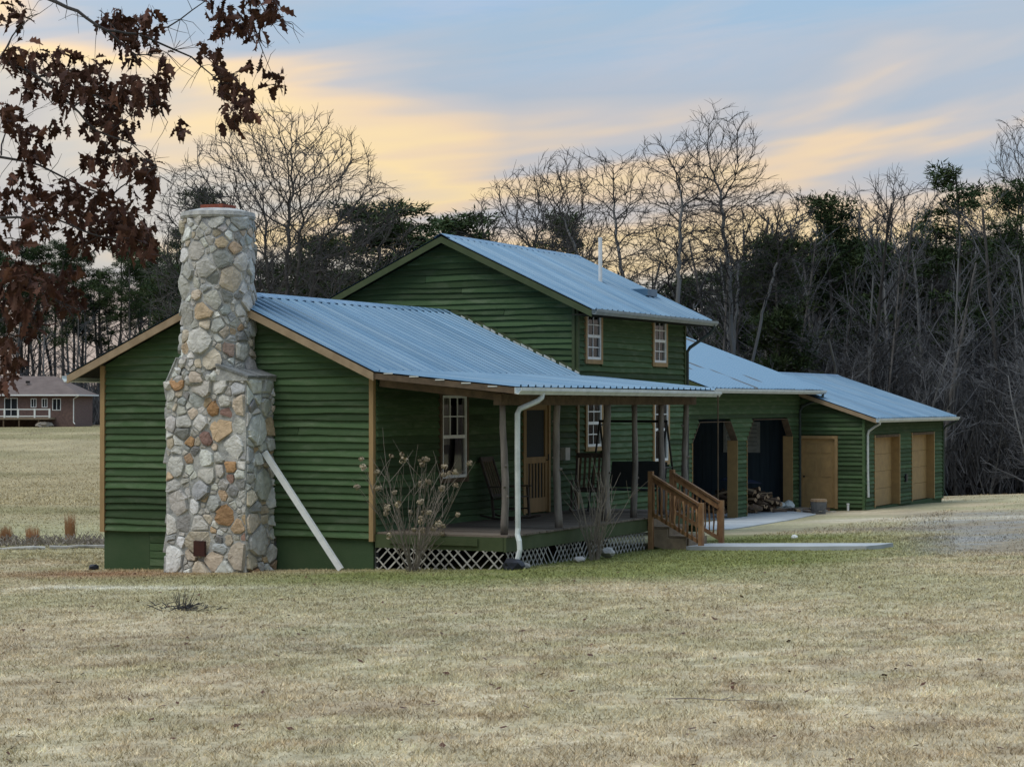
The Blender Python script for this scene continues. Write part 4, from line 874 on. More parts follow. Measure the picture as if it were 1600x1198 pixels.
# rocking chair
def rocking_chair(label, loc, rz):
    t = thing('rocking_chair', label, 'chair', loc); t.rotation_euler = (0, 0, rz)
    m = 'dark_wood'
    for s in (-0.26, 0.26):
        pts = []
        for k in range(9): a_ = -0.48 + 0.96 * k / 8; pts.append((a_ * 1.02, s, 0.035 + 0.28 * a_ * a_))
        MB().tube(pts, 0.02, 6).build('rocker', m, t, smooth=True)
        MB().bar((0.26, s, 0.05), (0.22, s, 0.62), 0.04).build('front_leg', m, t)
        MB().bar((-0.22, s, 0.05), (-0.26, s, 0.45), 0.04).build('rear_leg', m, t)
        MB().bar((-0.24, s, 0.40), (-0.50, s, 1.14), 0.04).build('back_post', m, t)
        MB().bar((-0.34, s, 0.62), (0.30, s, 0.64), 0.075, 0.025).build('armrest', m, t)
        MB().bar((-0.22, s, 0.22), (0.25, s, 0.22), 0.025).build('stretcher', m, t)
    for k in range(6): MB().bar((-0.23 + k * 0.092, -0.27, 0.405 + 0.008 * k), (-0.23 + k * 0.092, 0.27, 0.405 + 0.008 * k), 0.08, 0.02).build('seat_slat', m, t)
    for k in range(5): yy = -0.19 + 0.095 * k; MB().bar((-0.26, yy, 0.46), (-0.49, yy, 1.10), 0.045, 0.015, up=(1, 0, 0)).build('back_slat', 'rafter', t)
    MB().bar((-0.26, -0.26, 0.46), (-0.26, 0.26, 0.46), 0.03, 0.06).build('back_rail', m, t); MB().bar((-0.495, -0.27, 1.12), (-0.495, 0.27, 1.12), 0.03, 0.10).build('top_rail', m, t)
    return t
rocking_chair('dark slatted rocking chair behind the corner post, facing the yard', (0.60, 4.10, ZF), 0.0)
rocking_chair('dark rocking chair beyond the screen door, turned towards the camera', (0.75, 7.3, ZF), -PI / 2 + 0.25)
# swing seat in an A-frame
t = thing('swing_seat', 'black A-frame swing seat with dark mesh back at the far end of the porch', 'swing', (1.36, 8.25, ZF)); m = 'black_metal'
MB().tube([(-0.74, 0, 1.80), (0.74, 0, 1.80)], 0.026, 8).build('top_bar', m, t)
for s in (-0.72, 0.72):
    for q in (-0.55, 0.55): MB().tube([(s, 0, 1.80), (s * 1.04, q, 0.0)], 0.022, 6).build('leg', m, t)
    MB().tube([(s * 1.02, -0.28, 0.88), (s * 1.02, 0.28, 0.88)], 0.014, 6).build('brace', m, t)
    for q in (-0.18, 0.26): MB().tube([(s * 0.84, 0, 1.79), (s * 0.84, q, 0.62)], 0.008, 5).build('chain', m, t)
MB().bar((-0.60, 0.0, 0.43), (0.60, 0.0, 0.43), 0.46, 0.035).build('seat', 'mesh_fabric', t)
MB().prism([(-0.60, 0.23, 0.47), (0.60, 0.23, 0.47), (0.60, 0.34, 0.98), (0.2, 0.345, 1.0), (-0.2, 0.345, 0.985), (-0.60, 0.34, 0.98)], (0, 0.02, 0)).build('backrest', 'mesh_fabric', t)
for s in (-0.6, 0.6): MB().tube([(s, 0.25, 0.64), (s, -0.22, 0.62), (s, -0.22, 0.43)], 0.016, 6).build('armrest', m, t)
# odds and ends by the walls
def blob(name, m, loc, size, seed, label, cat, group=None, sub=2):
    bm = bmesh.new(); bmesh.ops.create_icosphere(bm, subdivisions=sub, radius=1.0); rr = random.Random(seed)
    for v in bm.verts: v.co = Vector((v.co.x * size[0], v.co.y * size[1], v.co.z * size[2])) * rr.uniform(0.82, 1.12)
    me = bpy.data.meshes.new(name); bm.to_mesh(me); bm.free(); me.materials.append(MATS[m]); o = link(name, me); o.location = loc; o.rotation_euler = (0, 0, rr.uniform(0, 6)); return tag(o, label, cat, group)
blob('drain_elbow', 'black_plastic', (2.62, -0.10, z1(2.6, -0.1) + 0.07), (0.19, 0.15, 0.12), 1, 'crumpled black drain pipe end below the porch downspout', 'drain pipe')
blob('drain_stub', 'black_plastic', (-5.66, -0.12, z1(-5.66, -0.1) + 0.03), (0.08, 0.10, 0.075), 2, 'small black drain stub at the west corner of the house', 'drain pipe')
blob('landscape_rock', 'rock', (2.75, 3.55, z1(2.7, 3.5) + 0.10), (0.14, 0.20, 0.10), 3, 'larger pale rock against the porch lattice beside the bare shrub', 'rock')
blob('landscape_rock', 'rock', (2.85, 2.1, z1(2.8, 2.1) + 0.05), (0.11, 0.16, 0.06), 4, 'grey rock in front of the lattice before the bare shrub', 'rock')
blob('landscape_rock', 'rock', (2.62, 0.30, z1(2.6, 0.3) + 0.03), (0.10, 0.12, 0.07), 5, 'small rock at the lattice corner behind the downspout', 'rock')
blob('white_rock', 'white_vinyl', (4.0, 10.55, z1(4.0, 10.5) + 0.03), (0.055, 0.075, 0.055), 6, 'small white rock alone on the grass before the apron', 'rock')
t = thing('bucket', 'grey bucket with a tan lid standing before the garage side door', 'bucket', (-0.62, 27.4, z1(-0.62, 27.4)))
MB().tube([(0, 0, 0.0), (0, 0, 0.36)], [0.20, 0.235], 14).build('bucket_body', 'grey_bucket', t); MB().tube([(0, 0, 0.36), (0, 0, 0.43)], [0.245, 0.23], 14).build('lid', 'cut_wood', t)
mb = MB(); mb.tube([(-0.235, 0, 0.30), (-0.255, -0.06, 0.2), (-0.2, -0.18, 0.12), (0, -0.24, 0.10), (0.2, -0.18, 0.12), (0.255, -0.06, 0.2), (0.235, 0, 0.30)], 0.006, 5); mb.build('bail_handle', 'black_metal', t)
t = thing('fuel_can', 'small red fuel can lying beside the grey bucket', 'fuel can', (-0.95, 27.9, z1(-0.95, 27.9)))
MB().box(-0.11, 0.11, -0.08, 0.08, 0.0, 0.16).build('can_body', 'red_plastic', t); MB().tube([(0.06, 0, 0.16), (0.14, 0, 0.24)], 0.018, 6).build('spout', 'black_plastic', t)
t = thing('standpipe', 'short white plastic pipe stub in the ground by the garage corner', 'pipe', (-0.42, 29.7, GB - 0.05)); MB().tube([(0, 0, 0), (0, 0, 0.20)], 0.035, 8).build('pipe_body', 'white_vinyl', t); MB().tube([(0, 0, 0.19), (0, 0, 0.23)], 0.045, 8).build('pipe_cap', 'white_vinyl', t)
x, y = at(1115, 15.2); z = z1(x, y) + 0.02
MBs = MB(); MBs.tube([Vector((x, y, z)) + RT * d_ + FW * f_ + Vector((0, 0, h_)) for d_, f_, h_ in ((-0.34, 0.10, 0.0), (-0.15, 0.05, 0.012), (0.06, 0.0, 0.004), (0.22, -0.05, 0.014), (0.36, -0.08, 0.0))], [0.004, 0.005, 0.004, 0.003, 0.002], 6); MBs.tube([Vector((x, y, z + 0.006)) + RT * 0.05, Vector((x, y, z + 0.02)) + RT * 0.17 + FW * 0.10], [0.005, 0.002], 5)
tag(MBs.build('fallen_branch', 'shrub_stem'), 'thin fallen branch lying on the bare patch of the near lawn', 'branch')
# firewood heap
rr = random.Random(61); logm = []
for v in range(4):
    mb = MB(); n = 6 if v < 2 else 4; a0 = rr.uniform(0, 1); L_ = rr.uniform(0.36, 0.46); ring = [(rr.uniform(0.055, 0.085) * math.cos(a0 + 2 * PI * i / n), rr.uniform(0.055, 0.085) * math.sin(a0 + 2 * PI * i / n)) for i in range(n)]
    mb.prism([(-L_ / 2, a_, b_) for a_, b_ in ring], (L_, 0, 0)); me = mb.mesh('firewood_log', 'bark_log'); me.materials.append(MATS['cut_wood']); me.polygons[0].material_index = 1; me.polygons[1].material_index = 1
    if v % 2:
        for i in range(2, len(me.polygons), 2): me.polygons[i].material_index = 1
    logm.append(me)
cnt = 0
for i in range(150):
    f = rr.random(); yy = 26.3 + 2.9 * f + rr.uniform(-0.2, 0.2); hmax = 0.95 * math.exp(-((f - 0.35) / 0.42) ** 2) * (0.9 if f > 0.05 else 0.7)
    xx = -3.0 + rr.uniform(-0.75, 0.75) + 0.25 * f; h = max(0.07, hmax * rr.random() ** 0.6 * (1 - 0.45 * abs((xx + 3.0) / 0.8)))
    o = link('firewood_log', logm[i % 4]); o.location = (xx, yy, KZ + h); o.rotation_euler = (rr.uniform(0, 6), rr.uniform(-0.35, 0.35) * (h > 0.1), rr.uniform(-0.7, 0.7) + PI * 0.35 * (rr.random() < 0.3))
    tag(o, 'split firewood log in the heap inside the carport', 'firewood', 'firewood heaped in the carport')
for i in range(14):
    o = link('firewood_log', logm[i % 4]); yy = 27.2 + rr.uniform(0, 2.2); xx = -1.75 + rr.uniform(-0.3, 0.9); o.location = (xx, yy, z1(xx, yy) + 0.08); o.rotation_euler = (rr.uniform(0, 6), 0, rr.uniform(0, 3))
    tag(o, 'stray firewood log on the apron just outside the carport arch', 'firewood', 'stray firewood outside the carport')
tag(MB().prism([(-3.5, 27.1, KZ + 0.92), (-2.7, 27.0, KZ + 0.86), (-2.55, 28.0, KZ + 0.80), (-3.1, 28.4, KZ + 0.90), (-3.6, 28.0, KZ + 0.97)], (0.02, 0.02, 0.03)).build('tarp', 'blue_tarp'), 'dark blue tarp folded on top of the firewood heap', 'tarp')
for i, (x, y, s) in enumerate(((-2.25, 28.6, 0.24), (-2.0, 28.9, 0.2))): blob('feed_sack', 'gutter_white', (x, y, KZ + 0.14), (s * 1.5, s, 0.16), 70 + i, ('larger white sack slumped beside the firewood heap', 'smaller white sack next to the carport corner')[i], 'sack')
for i in range(5):
    a_ = rr.uniform(-0.6, 0.6); x, y = -1.1 + rr.uniform(-0.5, 0.4), 27.8 + rr.uniform(-0.7, 0.7); z = z1(x, y) + 0.04 + 0.03 * i; d_ = Vector((math.cos(a_), math.sin(a_) * 1.5, rr.uniform(-0.02, 0.06))) * 0.6
    tag(MB().bar(Vector((x, y, z)) - d_, Vector((x, y, z)) + d_, 0.09, 0.025).build('scrap_board', 'lattice'), 'weathered scrap board in the litter outside the carport', 'board', 'scrap boards outside the carport')

# ================================================================== shrubs and tufts
def stems(mb, base, rr, n, h, spread, r=0.012, fork=2, lean=(0, 0)):
    tips = []
    for i in range(n):
        a_ = rr.uniform(0, 2 * PI); d_ = Vector((math.cos(a_) * spread * rr.uniform(0.2, 1) + lean[0], math.sin(a_) * spread * rr.uniform(0.2, 1) + lean[1], 1)).normalized()
        p = Vector((math.cos(a_) * 0.1 * rr.random(), math.sin(a_) * 0.1 * rr.random(), -0.03)); pts = [p.copy()]; L_ = h * rr.uniform(0.6, 1.05)
        for k in range(5):
            d_ = (d_ + Vector((rr.uniform(-0.12, 0.12), rr.uniform(-0.12, 0.12), rr.uniform(-0.05, 0.08)))).normalized(); p = p + d_ * L_ / 5; pts.append(p.copy())
        mb.tube(pts, [r * (1 - 0.14 * k) for k in range(6)], 5); tips.append((pts[-1], d_))
        for q in range(fork):
            k = rr.randint(1, 4); p = pts[k].copy(); dd = (d_ + Vector((rr.uniform(-0.8, 0.8), rr.uniform(-0.8, 0.8), rr.uniform(-0.1, 0.4)))).normalized(); pp = [p.copy()]; l2 = L_ * rr.uniform(0.2, 0.45)
            for _ in range(3): dd = (dd + Vector((rr.uniform(-0.15, 0.15), rr.uniform(-0.15, 0.15), 0.05))).normalized(); p = p + dd * l2 / 3; pp.append(p.copy())
            mb.tube(pp, [r * 0.6, r * 0.5, r * 0.4, r * 0.25], 4); tips.append((pp[-1], dd))
    return tips
rr = random.Random(91); bx, by = 1.02, -0.55
t = thing('hydrangea_shrub', 'leggy leafless shrub with dried pale flower heads before the porch lattice', 'shrub', (bx, by, z1(bx, by)))
mb = MB(); tips = stems(mb, None, rr, 30, 2.05, 0.66, 0.0078, 4); mb.build('stems', 'shrub_stem', t)
for p, d_ in tips:
    if rr.random() < 0.30:
        mb = MB(); s = rr.uniform(0.04, 0.08)
        for k in range(26):
            v = Vector((rr.gauss(0, 1), rr.gauss(0, 1), rr.gauss(0, 1))).normalized() * s * rr.uniform(0.5, 1.0); c_ = Vector(p) + v; e1 = v.orthogonal().normalized() * 0.022; e2 = v.cross(e1).normalized() * 0.022; b = len(mb.v)
            mb.v += [tuple(c_ - e1), tuple(c_ - e2 + v * 0.1), tuple(c_ + e1), tuple(c_ + e2 - v * 0.1)]; mb.f.append((b, b + 1, b + 2, b + 3))
        mb.build('flower_head', 'dry_flower', t)
bx, by = 2.85, 2.75
t = thing('bare_shrub', 'bare upright twiggy shrub in front of the porch between two log posts', 'shrub', (bx, by, z1(bx, by)))
mb = MB(); stems(mb, None, rr, 26, 1.55, 0.34, 0.010, 3); mb.build('stems', 'shrub_stem', t)
bx, by = 2.05, -8.7
t = thing('stub_shrub', 'low stub of dead twigs standing alone in the lawn', 'shrub', (bx, by, z1(bx, by)))
mb = MB(); stems(mb, None, rr, 16, 0.36, 0.7, 0.005, 1); mb.build('stems', 'twig', t)
mb = MB()
for k in range(60): a_ = rr.uniform(0, 6.28); q = rr.uniform(0, 0.45); x, y = q * math.cos(a_) * 1.2, q * math.sin(a_); d_ = rr.uniform(0, 3.1); mb.bar((x, y, 0.02), (x + 0.16 * math.cos(d_), y + 0.16 * math.sin(d_), rr.uniform(0.02, 0.07)), 0.008)
mb.build('litter', 'twig', t)['kind'] = 'stuff'
for (x, y), h, w_, lab in (((-12.9, 8.8), 0.62, 0.12, 'tallest orange dry grass clump by the flower bed, nearest the house'), ((-12.7, 7.15), 0.40, 0.13, 'middle orange dry grass clump in the flower bed'), ((-13.4, 7.1), 0.42, 0.12, 'orange dry grass clump farthest out in the flower bed')):
    t = thing('grass_clump', lab, 'grass clump', (x, y, z1(x, y))); mb = MB()
    for k in range(220):
        a_ = rr.uniform(0, 6.28); q = w_ * math.sqrt(rr.random()); d_ = Vector((rr.uniform(-0.18, 0.18), rr.uniform(-0.18, 0.18), 1)); hh = h * rr.uniform(0.55, 1.1); p = Vector((q * math.cos(a_), q * math.sin(a_), 0)); sd = Vector((RT.x, RT.y, 0)) * 0.006; b = len(mb.v)
        mb.v += [tuple(p - sd), tuple(p + sd), tuple(p + d_ * hh)]; mb.f.append((b, b + 1, b + 2))
    mb.build('blades', 'dry_grass', t)
# flower bed edge at the west: low timber edging, litter and plant stubs
for i, (a_, b_) in enumerate((((-12.6, 3.6), (-10.9, 5.3)), ((-10.85, 5.4), (-9.0, 6.9)))):
    A = Vector((*a_, z1(*a_) + 0.05)); B = Vector((*b_, z1(*b_) + 0.05)); t = MB().tube([A.lerp(B, k / 8) + Vector((rr.gauss(0, 0.05), rr.gauss(0, 0.05), rr.gauss(-0.02, 0.02))) for k in range(9)], [rr.uniform(0.03, 0.065) for k in range(9)], 7).build('edging_log', 'lattice'); tag(t, ('weathered log edging the flower bed, farther from the house', 'weathered log edging the flower bed, next to the house corner')[i], 'log')
mb = MB()
for k in range(900):
    f = rr.random(); c_ = Vector((-13.4, 6.2)).lerp(Vector((-9.3, 8.3)), f); x, y = c_.x + rr.gauss(0, 0.35), c_.y + rr.gauss(0, 0.7); z = z1(x, y); a_ = rr.uniform(0, 6.28); l_ = rr.uniform(0.08, 0.3); mb.bar((x, y, z + 0.01), (x + l_ * math.cos(a_), y + l_ * math.sin(a_), z + rr.uniform(0.02, 0.22)), 0.012)
tag(mb.build('bed_litter', 'shrub_stem'), 'dead stalks and leaf litter in the flower bed', 'litter', kind='stuff')

# ================================================================== brick neighbour house, far to the west
BD = 220.0; bx, by = at(117, BD); BZ = 0.80
B = thing('brick_house', 'distant low brick house with hipped roof and raised white-railed deck', 'house', (bx, by, BZ)); B.rotation_euler = (0, 0, AL)
bl = 15.0                                         # local frame: -x runs west from the visible corner, -y faces the photographer
wins = [(-7.35, -5.95, 0.65, 2.65), (-4.6, -4.0, 1.65, 2.60), (-3.45, -2.85, 1.65, 2.60), (-2.35, -1.45, 1.35, 2.60), (-12.4, -11.2, 1.35, 2.6)]
FB = Frame((0, 0, 0), (1, 0, 0), (0, -1, 0))
mb = MB(); panel_holes(mb, FB, -bl, 0, -0.6, 2.92, wins, -0.25, 0); mb.box(-0.25, 0, 0.25, 9, -0.6, 2.92); mb.box(-bl, -bl + 0.25, 0.25, 9, -0.6, 2.92); mb.box(-bl, 0, 9, 9.25, -0.6, 2.92); mb.build('brick_wall', 'far_brick', B)
for (a, b, c, d) in wins:
    w = empty('window', ((a + b) / 2, 0, c), B)
    o = MB().box(-(b - a) / 2, (b - a) / 2, 0.12, 0.14, 0, d - c).build('pane', 'interior_dark', w)
    hw = (b - a) / 2
    MB().box(-hw - 0.0, -hw + 0.07, -0.03, 0.11, 0, d - c).build('frame', 'white_vinyl', w); MB().box(hw - 0.07, hw, -0.03, 0.11, 0, d - c).build('frame', 'white_vinyl', w); MB().box(-hw + 0.07, hw - 0.07, -0.03, 0.11, d - c - 0.07, d - c).build('frame', 'white_vinyl', w); MB().box(-hw + 0.07, hw - 0.07, -0.04, 0.11, 0, 0.08).build('window_sill', 'white_vinyl', w)
    MB().box(-0.03, 0.03, -0.02, 0.11, 0.08, d - c - 0.07).build('mullion', 'white_vinyl', w)
mb = MB(); ov = 0.55
e = [(-bl - ov, -ov, 3.0), (ov, -ov, 3.0), (ov, 9.25 + ov, 3.0), (-bl - ov, 9.25 + ov, 3.0)]; r_ = [(-bl + 3.0, 4.6, 4.98), (-3.1, 4.6, 4.98)]
mb.v = e + r_; mb.f = [(0, 1, 5, 4), (1, 2, 5), (2, 3, 4, 5), (3, 0, 4), (3, 2, 1, 0)]; mb.build('hip_roof', 'shingle', B)
MB().box(-bl - ov, ov, -ov - 0.03, -ov, 2.86, 3.02).build('fascia_board', 'white_vinyl', B); MB().box(ov, ov + 0.03, -ov, 9.25 + ov, 2.86, 3.02).build('fascia_board', 'white_vinyl', B)
MB().tube([(0.45, -0.5, 2.85), (-0.12, -0.06, 2.55), (-0.12, -0.06, 0.1), (0.05, -0.2, -0.05)], 0.06, 6).build('downspout', 'white_vinyl', B)
MB().box(-5.6, -5.2, 2.0, 2.35, 4.2, 4.45).build('roof_vent', 'black_metal', B)
MB().box(-12, -2.0, -3.0, -0.01, 0.42, 0.62).build('deck_floor', 'stair_wood', B)
for x in (-12, -10.3, -8.4, -6.7, -5.3, -3.6, -2.08): MB().box(x, x + 0.16, -3.02, -2.86, 0.6, 1.55).build('deck_post', 'white_vinyl', B)
for z in (0.72, 1.42): MB().box(-12, -2.0, -2.98, -2.9, z, z + 0.1).build('deck_rail', 'white_vinyl', B)
for x in (-11.5, -9.0, -6.8, -5.2, -3.2): MB().box(x, x + 0.14, -2.95, -2.8, -1.0, 0.42).build('deck_leg', 'rafter', B)
blob('brush_pile', 'shrub_stem', (*at(70, 217.5), z1(*at(70, 217.5)) + 0.15), (1.5, 0.5, 0.42), 33, 'pale brush heap under the deck of the brick house', 'brush pile', sub=3)
t = thing('white_shed', 'tiny white shed among the trees beyond the brick house', 'shed', (*at(135, 250), z1(*at(135, 250)))); t.rotation_euler = (0, 0, AL)
MB().box(-1.0, 1.0, 0, 2.0, 0, 1.6).build('shed_wall', 'white_vinyl', t); MB().prism([(-1.2, -0.2, 1.55), (1.2, -0.2, 1.55), (1.2, 1.0, 2.2), (-1.2, 1.0, 2.2)], (0, 0, 0.08)).build('shed_roof', 'shingle', t); MB().prism([(-1.2, 2.2, 1.55), (1.2, 2.2, 1.55), (1.2, 1.0, 2.2), (-1.2, 1.0, 2.2)], (0, 0, 0.08)).build('shed_roof', 'shingle', t)

# ================================================================== trees
def grow(rr, mbs, p, d, L_, r, lev, maxlev, P, nseg=None):
    """one limb and, recursively, its side limbs; mbs[0] trunk mesh, mbs[1] branch mesh"""
    n = nseg or (7 if lev == 0 else (5 if lev < 3 else 3)); pts = [p.copy()]; dirs = [d.copy()]
    for k in range(n):
        j = P['wob'] * (0.5 if lev == 0 else 1.0)
        d = (d + Vector((rr.gauss(0, j), rr.gauss(0, j), rr.gauss(0, j * 0.6) + P['up'] * (0.0 if lev == 0 else 1)))).normalized(); p = p + d * (L_ / n); pts.append(p.copy()); dirs.append(d.copy())
    tip = P['tip'] if lev == maxlev else r * (0.42 if lev else 0.35); tip = max(tip, P['tip'])
    rad = [max(r + (tip - r) * k / n, P['tip']) for k in range(n + 1)]
    (mbs[0] if lev == 0 else mbs[1]).tube(pts, rad, 8 if lev == 0 else (5 if lev == 1 else (4 if lev == 2 else 3)), cap=False)
    if lev >= maxlev: return
    cnt = P['n'][min(lev, len(P['n']) - 1)]; lo = P['lo'] if lev == 0 else 0.22
    for c in range(cnt):
        f = lo + (1 - lo) * (c + rr.random()) / cnt; x = min(f * n, n - 1e-3); i = int(x); q = pts[i].lerp(pts[i + 1], x - i); base = dirs[i + 1]
        a = rr.uniform(0, 2 * PI); ortho = base.orthogonal().normalized(); side = (ortho * math.cos(a) + base.cross(ortho) * math.sin(a))
        ang = math.radians(rr.uniform(*P['ang'])); nd_ = (base * math.cos(ang) + side * math.sin(ang)).normalized()
        if nd_.z < -0.15: nd_.z *= -0.4; nd_.normalize()
        grow(rr, mbs, q, nd_, L_ * rr.uniform(*P['len']) * (1 - 0.45 * f if lev == 0 else 1 - 0.25 * f), max(rad[i] * rr.uniform(0.4, 0.62), P['tip']), lev + 1, maxlev, P)
def bare_template(seed, P, h, r, maxlev, stems_=1, lean=0.0):
    rr = random.Random(seed); mbs = (MB(), MB())
    for s in range(stems_):
        a = rr.uniform(0, 6.28) if stems_ == 1 else 2 * PI * s / stems_ + rr.uniform(-0.4, 0.4)
        d = Vector((math.cos(a) * lean * rr.uniform(0.6, 1.2), math.sin(a) * lean * rr.uniform(0.6, 1.2), 1)).normalized()
        grow(rr, mbs, Vector((math.cos(a) * 0.12 * (stems_ > 1), math.sin(a) * 0.12 * (stems_ > 1), -0.3)), d, h * rr.uniform(0.85, 1.0), r, 0, maxlev, P)
    return mbs
def clump(mb, rr, c, s, n, ln, wd, flat=0.45):
    for k in range(n):
        v = Vector((rr.gauss(0, 1), rr.gauss(0, 1), rr.gauss(0, flat))); v = v.normalized() * s * rr.random() ** 0.45; q = c + v; q.z += 0.0
        d = (v.normalized() * 0.8 + Vector((rr.uniform(-1, 1), rr.uniform(-1, 1), rr.uniform(-0.3, 1)))).normalized(); w_ = d.orthogonal().normalized() * wd; w_.rotate(Matrix.Rotation(rr.uniform(0, 3.1), 3, d)); b = len(mb.v)
        mb.v += [tuple(q - w_), tuple(q + w_), tuple(q + d * ln * rr.uniform(0.6, 1.2))]; mb.f.append((b, b + 1, b + 2))
def pine_template(seed, h, r, lo, spread, nb, cl=0.75, dens=46, tri=(0.26, 0.034)):
    rr = random.Random(seed); tr, nee = MB(), MB(); pts = []; x = y = 0.0; n = 9
    for k in range(n + 1):
        pts.append(Vector((x, y, -0.3 + (h + 0.3) * k / n))); x += rr.gauss(0, 0.09); y += rr.gauss(0, 0.09)
    tr.tube(pts, [r * (1 - 0.85 * k / n) for k in range(n + 1)], 8, cap=False); br = MB()
    lob = [rr.uniform(0.55, 1.25) for _ in range(9)]
    for i in range(nb):
        f = lo + (1 - lo) * (i + rr.random()) / nb; xx = min(f * n, n - 1e-3); q = pts[int(xx)].lerp(pts[int(xx) + 1], xx - int(xx)); a = rr.uniform(0, 6.28); g = (f - lo) / (1 - lo)
        L_ = spread * (1.0 - 0.72 * g ** 1.4) * rr.uniform(0.55, 1.15) * (0.55 + 0.45 * min(1, g * 4)) * lob[int(a / 6.2832 * 3) % 3 + 3 * min(2, int(g * 3))]; d = Vector((math.cos(a), math.sin(a), rr.uniform(0.0, 0.45))).normalized(); p = q; bp = [p.copy()]
        for k in range(4): d = (d + Vector((rr.gauss(0, 0.12), rr.gauss(0, 0.12), 0.08))).normalized(); p = p + d * L_ / 4; bp.append(p.copy())
        br.tube(bp, [0.055 * (1 - g * 0.6), 0.045, 0.035, 0.025, 0.012], 4, cap=False)
        for c in range(rr.randint(4, 6)): t_ = rr.uniform(0.45, 1.0); xx = t_ * 4 - 1e-3; clump(nee, rr, bp[int(xx)].lerp(bp[int(xx) + 1], xx - int(xx)) + Vector((rr.gauss(0, 0.25), rr.gauss(0, 0.25), rr.gauss(0.1, 0.15))), cl * rr.uniform(0.35, 0.8), int(dens * 0.95), *tri)
    for i in range(int(8 * (1 - lo) * 2)):      # dead branch stubs under the crown
        f = rr.uniform(0.25, lo); xx = f * n; q = pts[int(xx)].lerp(pts[int(xx) + 1], xx - int(xx)); a = rr.uniform(0, 6.28); L_ = rr.uniform(0.4, 1.3); br.tube([q, q + Vector((math.cos(a) * L_, math.sin(a) * L_, rr.uniform(-0.1, 0.2)))], [0.03, 0.01], 3, cap=False)
    return tr, br, nee
def tree_from(name, mbs, barkm, crownm):
    t = empty(name)
    mbs[0].build('trunk', barkm, t, smooth=True)
    if len(mbs) == 2: mbs[1].build('crown', crownm, t)
    else:
        c = MB(); c.v = mbs[2].v + mbs[1].v; k = len(mbs[2].v); c.f = mbs[2].f + [tuple(i + k for i in f) for f in mbs[1].f]; o = c.build('crown', crownm, t); o.data.materials.append(MATS['twig'])
        mi = np.zeros(len(c.f), np.int32); mi[len(mbs[2].f):] = 1; o.data.polygons.foreach_set('material_index', mi)
    return t
